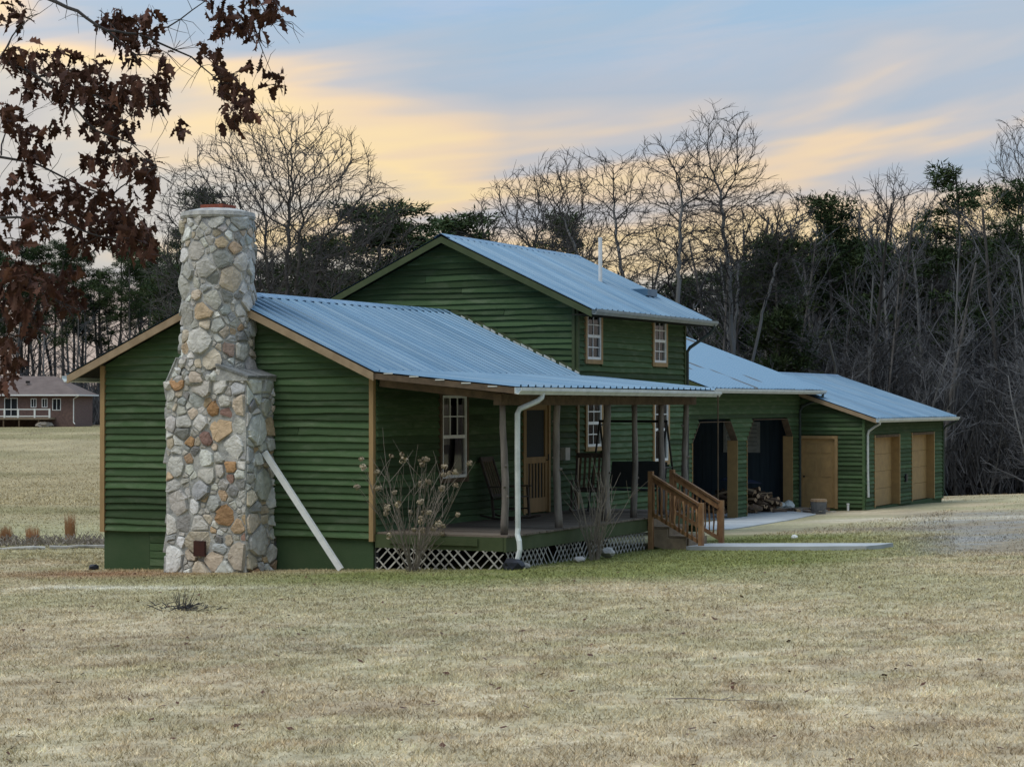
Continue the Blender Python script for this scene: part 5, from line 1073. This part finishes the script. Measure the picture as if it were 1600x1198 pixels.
def colonise(seed, crowns, stems_, N=3200, step=0.26, infl=2.4, kill=0.42, tip=0.0085, twig=0.42, expo=2.5, iters=150):
    """tree grown towards points spread through its crown: stems_ are start polylines, crowns are ellipsoids (centre, radii, weight)"""
    rs = np.random.RandomState(seed); rr = random.Random(seed); A = []; tw = sum(c[2] for c in crowns)
    for c, r, w in crowns:
        m = int(N * w / tw); u = rs.normal(size=(m, 3)); u /= np.linalg.norm(u, axis=1)[:, None]; u *= (rs.uniform(0, 1, m) ** 0.40)[:, None]; u[:, 2] = np.where(u[:, 2] < -0.55, u[:, 2] * 0.5, u[:, 2]); A.append(np.array(c) + u * np.array(r))
    A = np.concatenate(A); P_ = [np.array([0, 0, -0.3])]; par = [-1]
    for st in stems_:
        last = 0
        pts = [np.array(p, float) for p in st]
        for i in range(len(pts)):
            a_ = P_[last]; d = pts[i] - a_; k = max(1, int(np.linalg.norm(d) / step))
            for j in range(1, k + 1): P_.append(a_ + d * j / k + rs.normal(0, 0.02, 3)); par.append(last if j == 1 else len(P_) - 2)
            last = len(P_) - 1
    kids = np.zeros(len(P_), int); np.add.at(kids, np.array(par[1:]), 1)
    P_ = list(P_); X = np.array(P_); pv = np.zeros_like(X); pv[1:] = X[1:] - X[np.array(par)[1:]]; pv /= np.linalg.norm(pv, axis=1)[:, None] + 1e-9; near = np.full(len(A), -1); nd2 = np.full(len(A), 1e9)
    for i in range(0, len(X), 64):
        D = ((A[:, None] - X[None, i:i + 64]) ** 2).sum(-1); j = D.argmin(1); m = D[np.arange(len(A)), j]; up = m < nd2; nd2[up] = m[up]; near[up] = j[up] + i
    for it in range(iters):
        act = nd2 < infl * infl
        if not act.any(): break
        vec = A[act] - X[near[act]]; vec /= np.linalg.norm(vec, axis=1)[:, None] + 1e-9; acc = np.zeros((len(X), 3)); np.add.at(acc, near[act], vec); idx = np.unique(near[act]); idx = idx[kids[idx] < 3]
        if not len(idx): break
        d = acc[idx]; d /= np.linalg.norm(d, axis=1)[:, None] + 1e-9; d += rs.normal(0, 0.09, d.shape) + np.array([0, 0, 0.03]) + 0.6 * pv[idx]; d /= np.linalg.norm(d, axis=1)[:, None]
        newp = X[idx] + d * step; kids[idx] += 1; kids = np.concatenate([kids, np.zeros(len(idx), int)]); o = len(X); X = np.concatenate([X, newp]); pv = np.concatenate([pv, d]); par += idx.tolist()
        for i in range(0, len(newp), 256):
            D = ((A[:, None] - newp[None, i:i + 256]) ** 2).sum(-1); j = D.argmin(1); m = D[np.arange(len(A)), j]; up = m < nd2; nd2[up] = m[up]; near[up] = j[up] + o + i
        keep = nd2 > kill * kill; A, near, nd2 = A[keep], near[keep], nd2[keep]
        if not len(A): break
    n = len(X); par = np.array(par)
    for _ in range(4):
        sm = np.zeros_like(X); ct = np.zeros(n); np.add.at(sm, par[1:], X[1:]); np.add.at(ct, par[1:], 1); hc = (ct > 0) & (par >= 0); Y_ = X.copy(); Y_[hc] = 0.5 * X[hc] + 0.25 * X[par[hc]] + 0.25 * sm[hc] / ct[hc][:, None]; X = Y_
    rad = np.zeros(n); nch = np.zeros(n, int); np.add.at(nch, par[1:], 1)
    for i in range(n - 1, 0, -1):
        if rad[i] == 0: rad[i] = tip ** expo
        rad[par[i]] += rad[i]
    rad = rad ** (1 / expo); tr, cr = MB(), MB(); rm = rad[1:].max()
    for i in range(1, n):
        p = par[i]; a_, b_ = Vector(X[p]), Vector(X[i]); r1 = rad[i]; r0 = min(rad[p], r1 * 1.35); m = tr if r1 > 0.42 * rm else cr; m.tube([a_, b_], [r0, r1], 8 if r1 > 0.06 else (5 if r1 > 0.025 else 3), cap=False)
        if r1 < tip * 3.2:
            for k in range(2 if nch[i] else 3):
                dd = (b_ - a_).normalized() + Vector((rr.gauss(0, 0.55), rr.gauss(0, 0.55), rr.gauss(0.15, 0.4))); l_ = twig * rr.uniform(0.5, 1.2); e_ = b_ + dd.normalized() * l_; cr.tube([b_, b_.lerp(e_, 0.5) + Vector((rr.gauss(0, 0.03), rr.gauss(0, 0.03), 0.02)), e_], [tip * 0.9, tip * 0.7, tip * 0.45], 3, cap=False)
    return tr, cr
TREES = {}
F2 = lambda a, r, z: (r * math.cos(a), r * math.sin(a), z)
fan = lambda n, w, z0, z1, a0=0.0: [[F2(a0 + 2 * PI * k / n, 0.25, 1.0), F2(a0 + 2 * PI * k / n + 0.2, w * 0.42, z0), F2(a0 + 2 * PI * k / n + 0.1, w, z1)] for k in range(n)]
TREES['spread_a'] = ('bare_tree', colonise(101, [((0, 0, 7.4), (4.1, 4.1, 4.9), 1.0)], fan(7, 2.5, 3.9, 6.4) + fan(4, 1.2, 4.4, 8.2, 0.5) + fan(6, 3.0, 3.2, 5.0, 0.9) + [[(0.1, 0.1, 4.5), (0.15, 0, 9.0)]], N=6500, kill=0.28, infl=1.5), 'tree_bark', 'twig')
TREES['tall_a'] = ('bare_tree', colonise(112, [((0.3, 0, 9.0), (3.2, 3.2, 3.3), 0.55), ((-0.3, 0.2, 12.0), (1.7, 1.7, 2.8), 0.3), ((-2.2, 0, 7.5), (2.0, 2.0, 2.5), 0.15)], [[(0.15, 0, 3.5), (0.1, 0, 6.8), (-0.3, 0.1, 11.5)], [(-0.5, 0.3, 3.5), (-1.4, 0.3, 6.2), (-2.2, 0.2, 8.2)], [(0.5, -0.3, 4.0), (1.1, -0.3, 6.5), (1.8, -0.2, 9.2)], [(0.1, 0.4, 4.5), (0.4, 1.2, 7.0), (0.5, 1.9, 9.4)]], N=5200, kill=0.33, infl=1.6), 'tree_bark_pale', 'twig')
TREES['lean_a'] = ('bare_tree', colonise(123, [((-2.6, 0, 9.0), (2.9, 2.9, 3.0), 0.6), ((0.2, 0, 9.5), (2.4, 2.4, 3.0), 0.4)], [[(-0.7, 0, 3.0), (-2.0, 0.2, 6.6), (-3.2, 0.2, 9.4)], [(-0.4, 0.2, 3.0), (-1.2, 0.4, 6.8), (-1.6, 0.5, 10.0)], [(0.3, -0.2, 3.5), (0.5, -0.3, 6.8), (0.6, -0.2, 10.4)], [(-0.9, -0.3, 3.2), (-2.8, -0.9, 6.2), (-4.2, -0.9, 8.2)]], N=5200, kill=0.33, infl=1.6), 'tree_bark_pale', 'twig')
TREES['round_a'] = ('bare_tree', colonise(134, [((0, 0, 6.6), (2.3, 2.3, 2.9), 1.0)], fan(5, 1.4, 3.4, 6.2) + [[(0.1, 0, 3.0), (0.1, 0, 7.5)]], N=2600, kill=0.36, infl=1.5), 'tree_bark', 'twig')
SP = dict(wob=0.07, up=0.04, tip=0.007, n=(16, 6, 5, 3), lo=0.32, ang=(25, 62), len=(0.20, 0.36))
for i in range(5): TREES['slim_%d' % i] = ('woodland_tree', bare_template(200 + i, SP, 14.0, 0.10 + 0.02 * (i % 3), 4 if i < 3 else 3), ('tree_bark_pale', 'tree_bark')[i % 2], 'twig_grey')
TREES['sapling_0'] = ('sapling', bare_template(220, dict(wob=0.12, up=0.05, tip=0.006, n=(14, 7, 5), lo=0.12, ang=(25, 65), len=(0.34, 0.5)), 5.5, 0.05, 3), 'tree_bark_pale', 'twig_grey')
TREES['sapling_1'] = ('sapling', bare_template(221, dict(wob=0.14, up=0.03, tip=0.006, n=(14, 7, 5), lo=0.10, ang=(30, 75), len=(0.34, 0.55)), 4.5, 0.05, 3, stems_=3, lean=0.3), 'tree_bark_pale', 'twig_grey')
for i, (h, lo, sp, nb, cl, de) in enumerate(((16, 0.45, 2.9, 38, 0.72, 52), (13, 0.30, 2.8, 46, 0.75, 56), (19, 0.55, 3.0, 34, 0.80, 46), (11, 0.12, 2.9, 84, 0.62, 50), (15, 0.50, 2.6, 28, 0.60, 52))):
    TREES['pine_%d' % i] = ('pine_tree', pine_template(300 + i, h, 0.19, lo, sp, nb, cl, de), 'tree_bark', 'pine_needles')
PROTO = {}
def plant(kind, px, depth, top=None, label='', cat='tree', group=None, rz=None, sxy=1.0, hgt=None, rr=random.Random(404), tilt=0.0):
    """a tree of a kind; top = how high (in photo pixels above the horizon line) its tip stands"""
    x, y = at(px, depth); z = z1(x, y); nm, mbs, bm_, cm = TREES[kind]
    if kind not in PROTO:
        o = tree_from(nm, mbs, bm_, cm); PROTO[kind] = (o, max(v[2] for m_ in mbs for v in m_.v))
    else: o = copy_tree(PROTO[kind][0])
    H0 = PROTO[kind][1]; Ht = hgt if hgt else (HOR - top) / FPX * depth + CAM.z - z
    s = Ht / H0; o.location = (x, y, z); o.scale = (s * sxy, s * sxy, s); o.rotation_euler = (0, tilt, rr.uniform(0, 6.28) if rz is None else rz)
    return tag(o, label, cat, group)
# landmark trees
plant('spread_a', 442, 66, 150, 'large round-crowned bare tree with many stems behind the chimney', sxy=1.02, rz=0.4)
plant('tall_a', 1140, 72, 152, 'tallest bare tree with pale trunk behind the carport roof', sxy=1.0, rz=AL)
plant('lean_a', 1035, 70, 200, 'spreading bare tree leaning over the upper roof beside the vent pipe', sxy=1.0, rz=AL)
plant('round_a', 830, 84, 255, 'smaller bare tree rising behind the upper roof ridge', sxy=1.0, rz=0.5)
plant('pine_4', 1492, 92, 242, 'tall open pine standing above the woods at the far end', rz=0.3, sxy=1.25)
plant('pine_1', 1322, 96, 292, 'broad dark pine rising behind the garage roof', rz=1.0, sxy=1.0)
plant('pine_1', 905, 92, 322, 'dark evergreen directly behind the vent pipe', rz=2.0, sxy=0.9)
plant('pine_3', 722, 96, 318, 'rounded evergreen just behind the upper gable peak', rz=3.0, sxy=1.35)
plant('pine_3', 590, 88, 298, 'broad dark evergreen between the bare tree and the upper gable', rz=4.0, sxy=1.45)
plant('pine_0', 318, 92, 285, 'dark evergreen standing immediately behind the chimney top', rz=5.0, sxy=1.15)
plant('pine_3', 1215, 84, 350, 'dense dark evergreen under the tallest bare tree', rz=0.7, sxy=0.95)
plant('pine_0', 1592, 96, 270, 'pine cut by the east edge of the woods', rz=2.2)
plant('tall_a', 1590, 110, 172, 'tall pale bare tree at the east edge of the woods', rz=3.0, sxy=0.8)
plant('round_a', 1398, 108, 255, 'twiggy bare tree between the two tallest pines', rz=4.0, sxy=0.9)
plant('pine_3', 510, 84, 352, 'dense evergreen low behind the main roof ridge', rz=1.9, sxy=1.2)
rr = random.Random(71)
# pines beyond the brick house
for i in range(20):
    px = -20 + 17 * i + rr.uniform(-7, 7); plant('pine_%d' % rr.choice((0, 2, 2, 4)), px, rr.uniform(238, 268), rr.uniform(370, 425) - (20 if px > 180 else 0), 'tall pine in the belt of pines beyond the brick house', group='pine belt beyond the brick house', sxy=rr.uniform(1.0, 1.35))
for i in range(26):
    px = -15 + 13 * i + rr.uniform(-7, 7); plant('slim_%d' % rr.randrange(5), px, rr.uniform(232, 262), rr.uniform(430, 500), 'slim bare tree among the pines beyond the brick house', group='bare trees beyond the brick house', sxy=1.5)
# evergreens and bare trees closing the view behind the house
for i in range(16):
    px = 260 + 58 * i + rr.uniform(-20, 20); plant('pine_%d' % rr.choice((1, 3, 3)), px, rr.uniform(95, 122), rr.uniform(392, 440), 'dark evergreen in the backdrop behind the house', group='evergreens behind the house', sxy=rr.uniform(0.95, 1.3))
for i in range(26):
    px = 270 + 34 * i + rr.uniform(-14, 14); plant('slim_%d' % rr.randrange(5), px, rr.uniform(86, 118), rr.uniform(372, 432), 'bare tree in the backdrop behind the house', group='bare trees behind the house', sxy=rr.uniform(0.9, 1.3))
# the woods on the east
for i in range(74):
    px = 1120 + 7.2 * i + rr.uniform(-8, 8); dp = rr.uniform(82, 124); plant('slim_%d' % rr.randrange(5), px, dp, rr.uniform(285, 430), 'slim bare tree in the dense woods behind the garage', group='bare trees in the east woods', sxy=rr.uniform(0.8, 1.25))
for i in range(22):
    px = 1150 + 22 * i + rr.uniform(-12, 12); plant('pine_%d' % rr.choice((0, 1, 3)), px, rr.uniform(104, 130), rr.uniform(350, 430), 'dark pine deep in the woods behind the garage', group='pines in the east woods', sxy=rr.uniform(0.9, 1.2))
for i in range(60):
    px = 1180 + 8.5 * i + rr.uniform(-8, 8); plant('sapling_%d' % rr.randrange(2), px, rr.uniform(80, 100), rr.uniform(470, 640), 'thin sapling along the edge of the east woods', 'sapling', 'saplings at the wood edge', sxy=rr.uniform(0.8, 1.4))
# mass of brush closing the lower woods
def brush(name, label, px0, px1, d0, d1, hmin, hmax, n, seed, m='twig_grey', w0=0.012):
    rs = np.random.RandomState(seed); px = rs.uniform(px0, px1, n); dp = rs.uniform(d0, d1, n); x = CAM.x + FW.x * dp + RT.x * (px - 800) / FPX * dp; y = CAM.y + FW.y * dp + RT.y * (px - 800) / FPX * dp; z = zg(x, y)
    h = rs.uniform(hmin, hmax, n) * rs.uniform(0.3, 1, n); zb = z + rs.uniform(0, 1, n) ** 1.5 * hmax * 0.6; dx = rs.normal(0, 0.35, n) * h; dy = rs.normal(0, 0.35, n) * h; w_ = rs.uniform(0.6, 1.6, n) * w0
    a = np.stack([x - RT.x * w_, y - RT.y * w_, zb], 1); b = np.stack([x + RT.x * w_, y + RT.y * w_, zb], 1); c = np.stack([x + dx, y + dy, zb + h], 1); v = np.stack([a, b, c], 1).reshape(-1, 3); f = np.arange(3 * n).reshape(-1, 3)
    me = bpy.data.meshes.new(name); me.from_pydata(v.tolist(), [], f.tolist()); me.update(); me.materials.append(MATS[m]); tag(link(name, me), label, 'undergrowth', kind='stuff')
brush('undergrowth', 'tangled bare undergrowth filling the woods behind the garage', 1080, 1720, 84, 132, 0.8, 4.5, 60000, 5, w0=0.022)
brush('underbrush', 'bare undergrowth filling the trees behind the house', 240, 1130, 92, 128, 0.8, 4.0, 30000, 6, w0=0.026)
brush('thicket', 'thicket under the pines beyond the brick house', -40, 330, 236, 275, 1.0, 5.0, 16000, 7, w0=0.05)

# ================================================================== oak with brown leaves reaching into the frame
OD = 20.0; ox, oy = at(-330, OD + 0.5); oz = z1(ox, oy)
OK = thing('oak_tree', 'near oak with clinging brown leaves hanging into the upper corner', 'tree', (ox, oy, oz)); O0 = Vector((ox, oy, oz))
rr = random.Random(55)
def q3(px, py, dd=0.0):          # point of a limb, local to the oak
    d = OD + dd; p = CAM + FW * d + RT * ((px - 800) / FPX * d) + Vector((0, 0, (HOR - py) / FPX * d)); return p - O0
MB().tube([(0, 0, -0.3), (0.05, 0.02, 1.0), (0.02, 0.06, 2.5), (-0.03, 0.03, 4.2), (0.05, 0, 6.0), (0.1, 0.05, 8.0)], [0.36, 0.29, 0.26, 0.23, 0.17, 0.08], 12).build('trunk', 'tree_bark', OK, smooth=True)
limbs = [  # (points in picture order, start radius, depth offset)
    ([(-330, 60), (-140, -30), (70, -5), (120, 18), (165, 45), (215, 52), (262, 42), (318, 2)], 0.024, 0.0), ([(165, 45), (212, 85), (262, 82)], 0.012, 0.1),
    ([(215, 52), (300, 90), (345, 130), (352, 165)], 0.011, 0.2), ([(318, 2), (380, -40), (420, 30), (455, 38)], 0.012, 0.3), ([(-330, 160), (-120, 60), (0, 90), (60, 120), (110, 165), (150, 205), (205, 225), (245, 262)], 0.020, -0.5),
    ([(-330, 260), (-100, 230), (0, 245), (60, 255), (120, 290), (175, 305), (225, 340)], 0.018, 0.6), ([(-330, 330), (-80, 330), (0, 340), (90, 345), (150, 370), (210, 375)], 0.018, -0.3),
    ([(-330, 420), (-60, 405), (0, 430), (60, 455), (115, 480)], 0.016, 0.2), ([(60, 120), (110, 110), (160, 130), (230, 150), (262, 190)], 0.012, 0.4), ([(110, 165), (150, 150), (200, 180)], 0.010, -0.2),
    ([(0, 90), (30, 40), (60, 20)], 0.010, 0.5), ([(0, 245), (10, 190), (40, 180)], 0.009, 0.1), ([(175, 305), (215, 270), (250, 275)], 0.008, 0.3), ([(0, 430), (10, 500), (12, 560)], 0.009, 0.3), ([(380, -40), (400, 60), (425, 120)], 0.009, 0.4)]
bmb = MB()
for pts, r0, do in limbs:
    P_ = [q3(x + rr.uniform(-2, 2), y + rr.uniform(-2, 2), do + 0.12 * math.sin(i * 1.3)) for i, (x, y) in enumerate(pts)]; F_ = []
    for i in range(len(P_) - 1):
        for k in range(3): F_.append(P_[i].lerp(P_[i + 1], k / 3) + Vector((rr.gauss(0, 0.006), rr.gauss(0, 0.006), rr.gauss(0, 0.006))))
    F_.append(P_[-1]); bmb.tube(F_, [r0 * (1 - 0.8 * k / (len(F_) - 1)) for k in range(len(F_))], 6)
    for k in range(len(F_) * 2):   # fine twigs
        c = rr.choice(F_); d = Vector((rr.gauss(0, 1), rr.gauss(0, 1), rr.gauss(-0.1, 0.8))).normalized(); l_ = rr.uniform(0.12, 0.4); bmb.tube([c, c + d * l_ * 0.5 + Vector((rr.gauss(0, 0.02), 0, rr.gauss(0, 0.02))), c + d * l_ + Vector((0, 0, rr.gauss(-0.02, 0.03)))], [0.004, 0.003, 0.0015], 3, cap=False)
bmb.build('limbs', 'twig', OK)
def leaf_mesh(seed):
    r2_ = random.Random(seed); mb = MB(); n = 8; L_ = 0.132; c = r2_.uniform(0.3, 1.1); tw = r2_.uniform(-5, 5); bend = r2_.uniform(1.0, 3.4)
    env = lambda f: math.sin(min(1.0, f * 1.05 + 0.02) ** 0.9 * PI) ** 0.7 * 0.30
    cv = lambda x, y: (x, y * (1 - 0.25 * c), -x * x * bend + abs(y) * c * 0.6 + tw * x * y)
    fs = [0.06 + 0.94 * k / (n - 1) for k in range(n)]; mb.v = [cv(L_ * f, 0) for f in fs]
    for sgn in (1, -1):
        b = len(mb.v)
        for k, f in enumerate(fs): mb.v.append(cv(L_ * min(1.0, f + (0.03 if k % 2 else -0.02)), sgn * max(0.004, L_ * env(f) * (1.18 if k % 2 else 0.55) * r2_.uniform(0.85, 1.15))))
        for k in range(n - 1): q = (k, k + 1, b + k + 1, b + k); mb.f.append(q if sgn < 0 else q[::-1])
    mb.tube([(-0.03, 0, 0.006), (0.01, 0, 0)], 0.0016, 3, cap=False)
    return mb
LV = [leaf_mesh(i) for i in range(6)]; LM = [m_.mesh('leaf', 'oak_leaf') for m_ in LV]
cl = [(18, 18, 26, 22), (28, 88, 30, 40), (62, 98, 26, 34), (48, 130, 26, 30), (95, 92, 22, 24), (105, 130, 34, 60), (140, 118, 30, 46), (165, 150, 34, 60), (205, 140, 28, 44), (190, 185, 30, 46), (232, 150, 26, 40), (250, 128, 18, 20), (150, 185, 26, 30), (190, 40, 28, 46), (212, 70, 26, 40), (230, 30, 20, 22), (170, 25, 20, 18), (256, 92, 13, 14),
      (340, 15, 22, 26), (375, 20, 26, 36), (410, 10, 26, 34), (428, 22, 16, 14), (345, 45, 18, 20), (390, 48, 18, 18), (325, 75, 15, 12), (345, 100, 15, 14), (352, 130, 20, 22), (368, 150, 24, 34), (362, 185, 18, 22), (385, 172, 16, 18), (372, 120, 12, 8), (400, 100, 12, 8), (432, 128, 17, 16), (398, 137, 8, 5), (280, 195, 11, 10), (18, 180, 24, 28), (55, 225, 26, 34), (40, 205, 20, 16), (92, 195, 14, 12), (138, 250, 14, 16), (170, 235, 24, 28), (190, 250, 16, 16), (222, 255, 22, 26), (240, 290, 18, 22), (208, 292, 6, 4),
      (40, 285, 28, 30), (18, 310, 26, 30), (70, 320, 34, 46), (115, 310, 36, 60), (150, 340, 38, 70), (185, 360, 36, 70), (215, 372, 30, 56), (235, 350, 14, 14), (130, 365, 30, 34), (60, 350, 26, 30), (20, 365, 24, 24), (165, 300, 18, 18), (200, 325, 22, 22), (20, 430, 30, 46), (50, 455, 32, 54), (90, 460, 28, 44), (115, 472, 18, 24), (40, 500, 28, 34), (15, 480, 24, 30), (60, 420, 18, 16), (110, 425, 16, 12), (15, 560, 20, 28), (8, 590, 12, 12), (12, 535, 12, 10)]
inst = []
for cx_, cy_, r_, n_ in cl:
    do = rr.uniform(-0.7, 0.7)
    for k in range(int(n_ * 0.95)):
        a = rr.uniform(0, 6.28); q = r_ * math.sqrt(rr.random()); p = q3(cx_ + q * math.cos(a), cy_ + q * math.sin(a), do + rr.gauss(0, 0.16))
        eu = (rr.gauss(0, 1.1), rr.uniform(-0.4, 2.0), rr.uniform(0, 6.28)); s = rr.uniform(0.7, 1.35); inst.append((p, eu, s, (OD + do), rr.randrange(6)))
inst.sort(key=lambda t_: -t_[2] / t_[3])
rest = MB()
from mathutils import Euler
for k, (p, eu, s, d, v) in enumerate(inst):
    if k < 300:
        o = link('leaf', LM[v], OK); o.location = p; o.rotation_euler = eu; o.scale = (s, s, s)
    else:
        M_ = Matrix.Translation(p) @ Euler(eu).to_matrix().to_4x4() @ Matrix.Scale(s, 4); b = len(rest.v); rest.v += [tuple(M_ @ Vector(q)) for q in LV[v].v]; rest.f += [tuple(b + i for i in f) for f in LV[v].f]
rest.build('leaves', 'oak_leaf', OK)['kind'] = 'stuff'

# ================================================================== lawn grass and litter
def build_grass(n=420000, seed=3, d0=9.5, dr=34, hs=1.0, name='grass', label='short dormant grass blades covering the lawn', l0=-1.0, l1=1.0):
    rs = np.random.RandomState(seed); dp = d0 + (rs.uniform(0, 1, n) ** 1.35) * dr; lat = rs.uniform(l0, l1, n) * (0.27 * dp + 0.6)
    x = CAM.x + FW.x * dp + RT.x * lat; y = CAM.y + FW.y * dp + RT.y * lat
    ok = ~((x > -5.6) & (x < 2.5) & (y > -0.02) & (y < 40)) & ~((x > -3.6) & (x < -1.9) & (y > -0.93) & (y < 0.1)) & ~((x > 3.25) & (x < 7.02) & (y > 5.95) & (y < 7.25)) & ~((x < 0.75 - 0.16 * np.clip(y - 16, 0, 14)) & (y > 14.5) & (x > -9))
    edge = 7.6 - 0.24 * (y - 6); ok &= ~((x > edge + 0.8) & (y > 6) & (rs.uniform(0, 1, n) < 0.75))
    gap = fbm(x, y, 5.5, 78, 2); ok &= (gap > 0.36) | (rs.uniform(0, 1, n) < 0.35)
    x, y, dp = x[ok], y[ok], dp[ok]; n = len(x); z = zg(x, y)
    pat = 1.35 * fbm(x, y, 5.5, 78, 2)
    h = hs * rs.uniform(0.010, 0.032, n) * (0.6 + 0.9 * pat); a = rs.uniform(0, 2 * PI, n); ln = rs.uniform(0.3, 2.2, n) * h; w_ = rs.uniform(0.0016, 0.0042, n) * (0.55 + np.minimum(dp, 70) / 22)
    b = rs.uniform(0, 2 * PI, n); wx, wy = np.cos(b) * w_, np.sin(b) * w_
    v = np.stack([np.stack([x - wx, y - wy, z - 0.004], 1), np.stack([x + wx, y + wy, z - 0.004], 1), np.stack([x + np.cos(a) * ln, y + np.sin(a) * ln, z + h], 1)], 1).reshape(-1, 3)
    me = bpy.data.meshes.new(name); me.vertices.add(3 * n); me.vertices.foreach_set('co', v.ravel().astype(np.float32)); me.loops.add(3 * n); me.loops.foreach_set('vertex_index', np.arange(3 * n, dtype=np.int32)); me.polygons.add(n); me.polygons.foreach_set('loop_start', np.arange(0, 3 * n, 3, dtype=np.int32)); me.update(); me.validate()
    c = lawn_color(x, y) * rs.uniform(0.5, 1.75, n)[:, None] * np.array([1.03, 1.0, 0.94]); set_tint(me, np.repeat(np.clip(c, 0, 0.85), 3, 0)); me.materials.append(MATS['blades']); tag(link(name, me), label, 'grass', kind='stuff')
build_grass(520000)
build_grass(170000, 4, 40, 75, 1.6, 'meadow_grass', 'paler grass of the meadow and drive margin beyond the house')
build_grass(90000, 5, 70, 160, 2.4, 'far_meadow_grass', 'grass of the far meadow before the brick house', -1.0, -0.12)
mb = MB(); rs = random.Random(8)
for k in range(420):
    dp = 10 + 26 * rs.random() ** 1.2; px = rs.uniform(-20, 1620); x, y = at(px, dp)
    if -6 < x < 2.6 and y > -0.3: continue
    z = z1(x, y) + 0.018; a = rs.uniform(0, 6.28); s = rs.uniform(0.018, 0.045); e1 = Vector((math.cos(a), math.sin(a), rs.uniform(-0.2, 0.5))) * s; e2 = Vector((-math.sin(a), math.cos(a), rs.uniform(-0.2, 0.5))) * s * 0.6; c = Vector((x, y, z)); b = len(mb.v)
    mb.v += [tuple(c - e1), tuple(c + e2), tuple(c + e1), tuple(c - e2)]; mb.f.append((b, b + 1, b + 2, b + 3))
tag(mb.build('fallen_leaves', 'oak_leaf'), 'brown fallen leaves scattered over the lawn', 'leaves', kind='stuff')
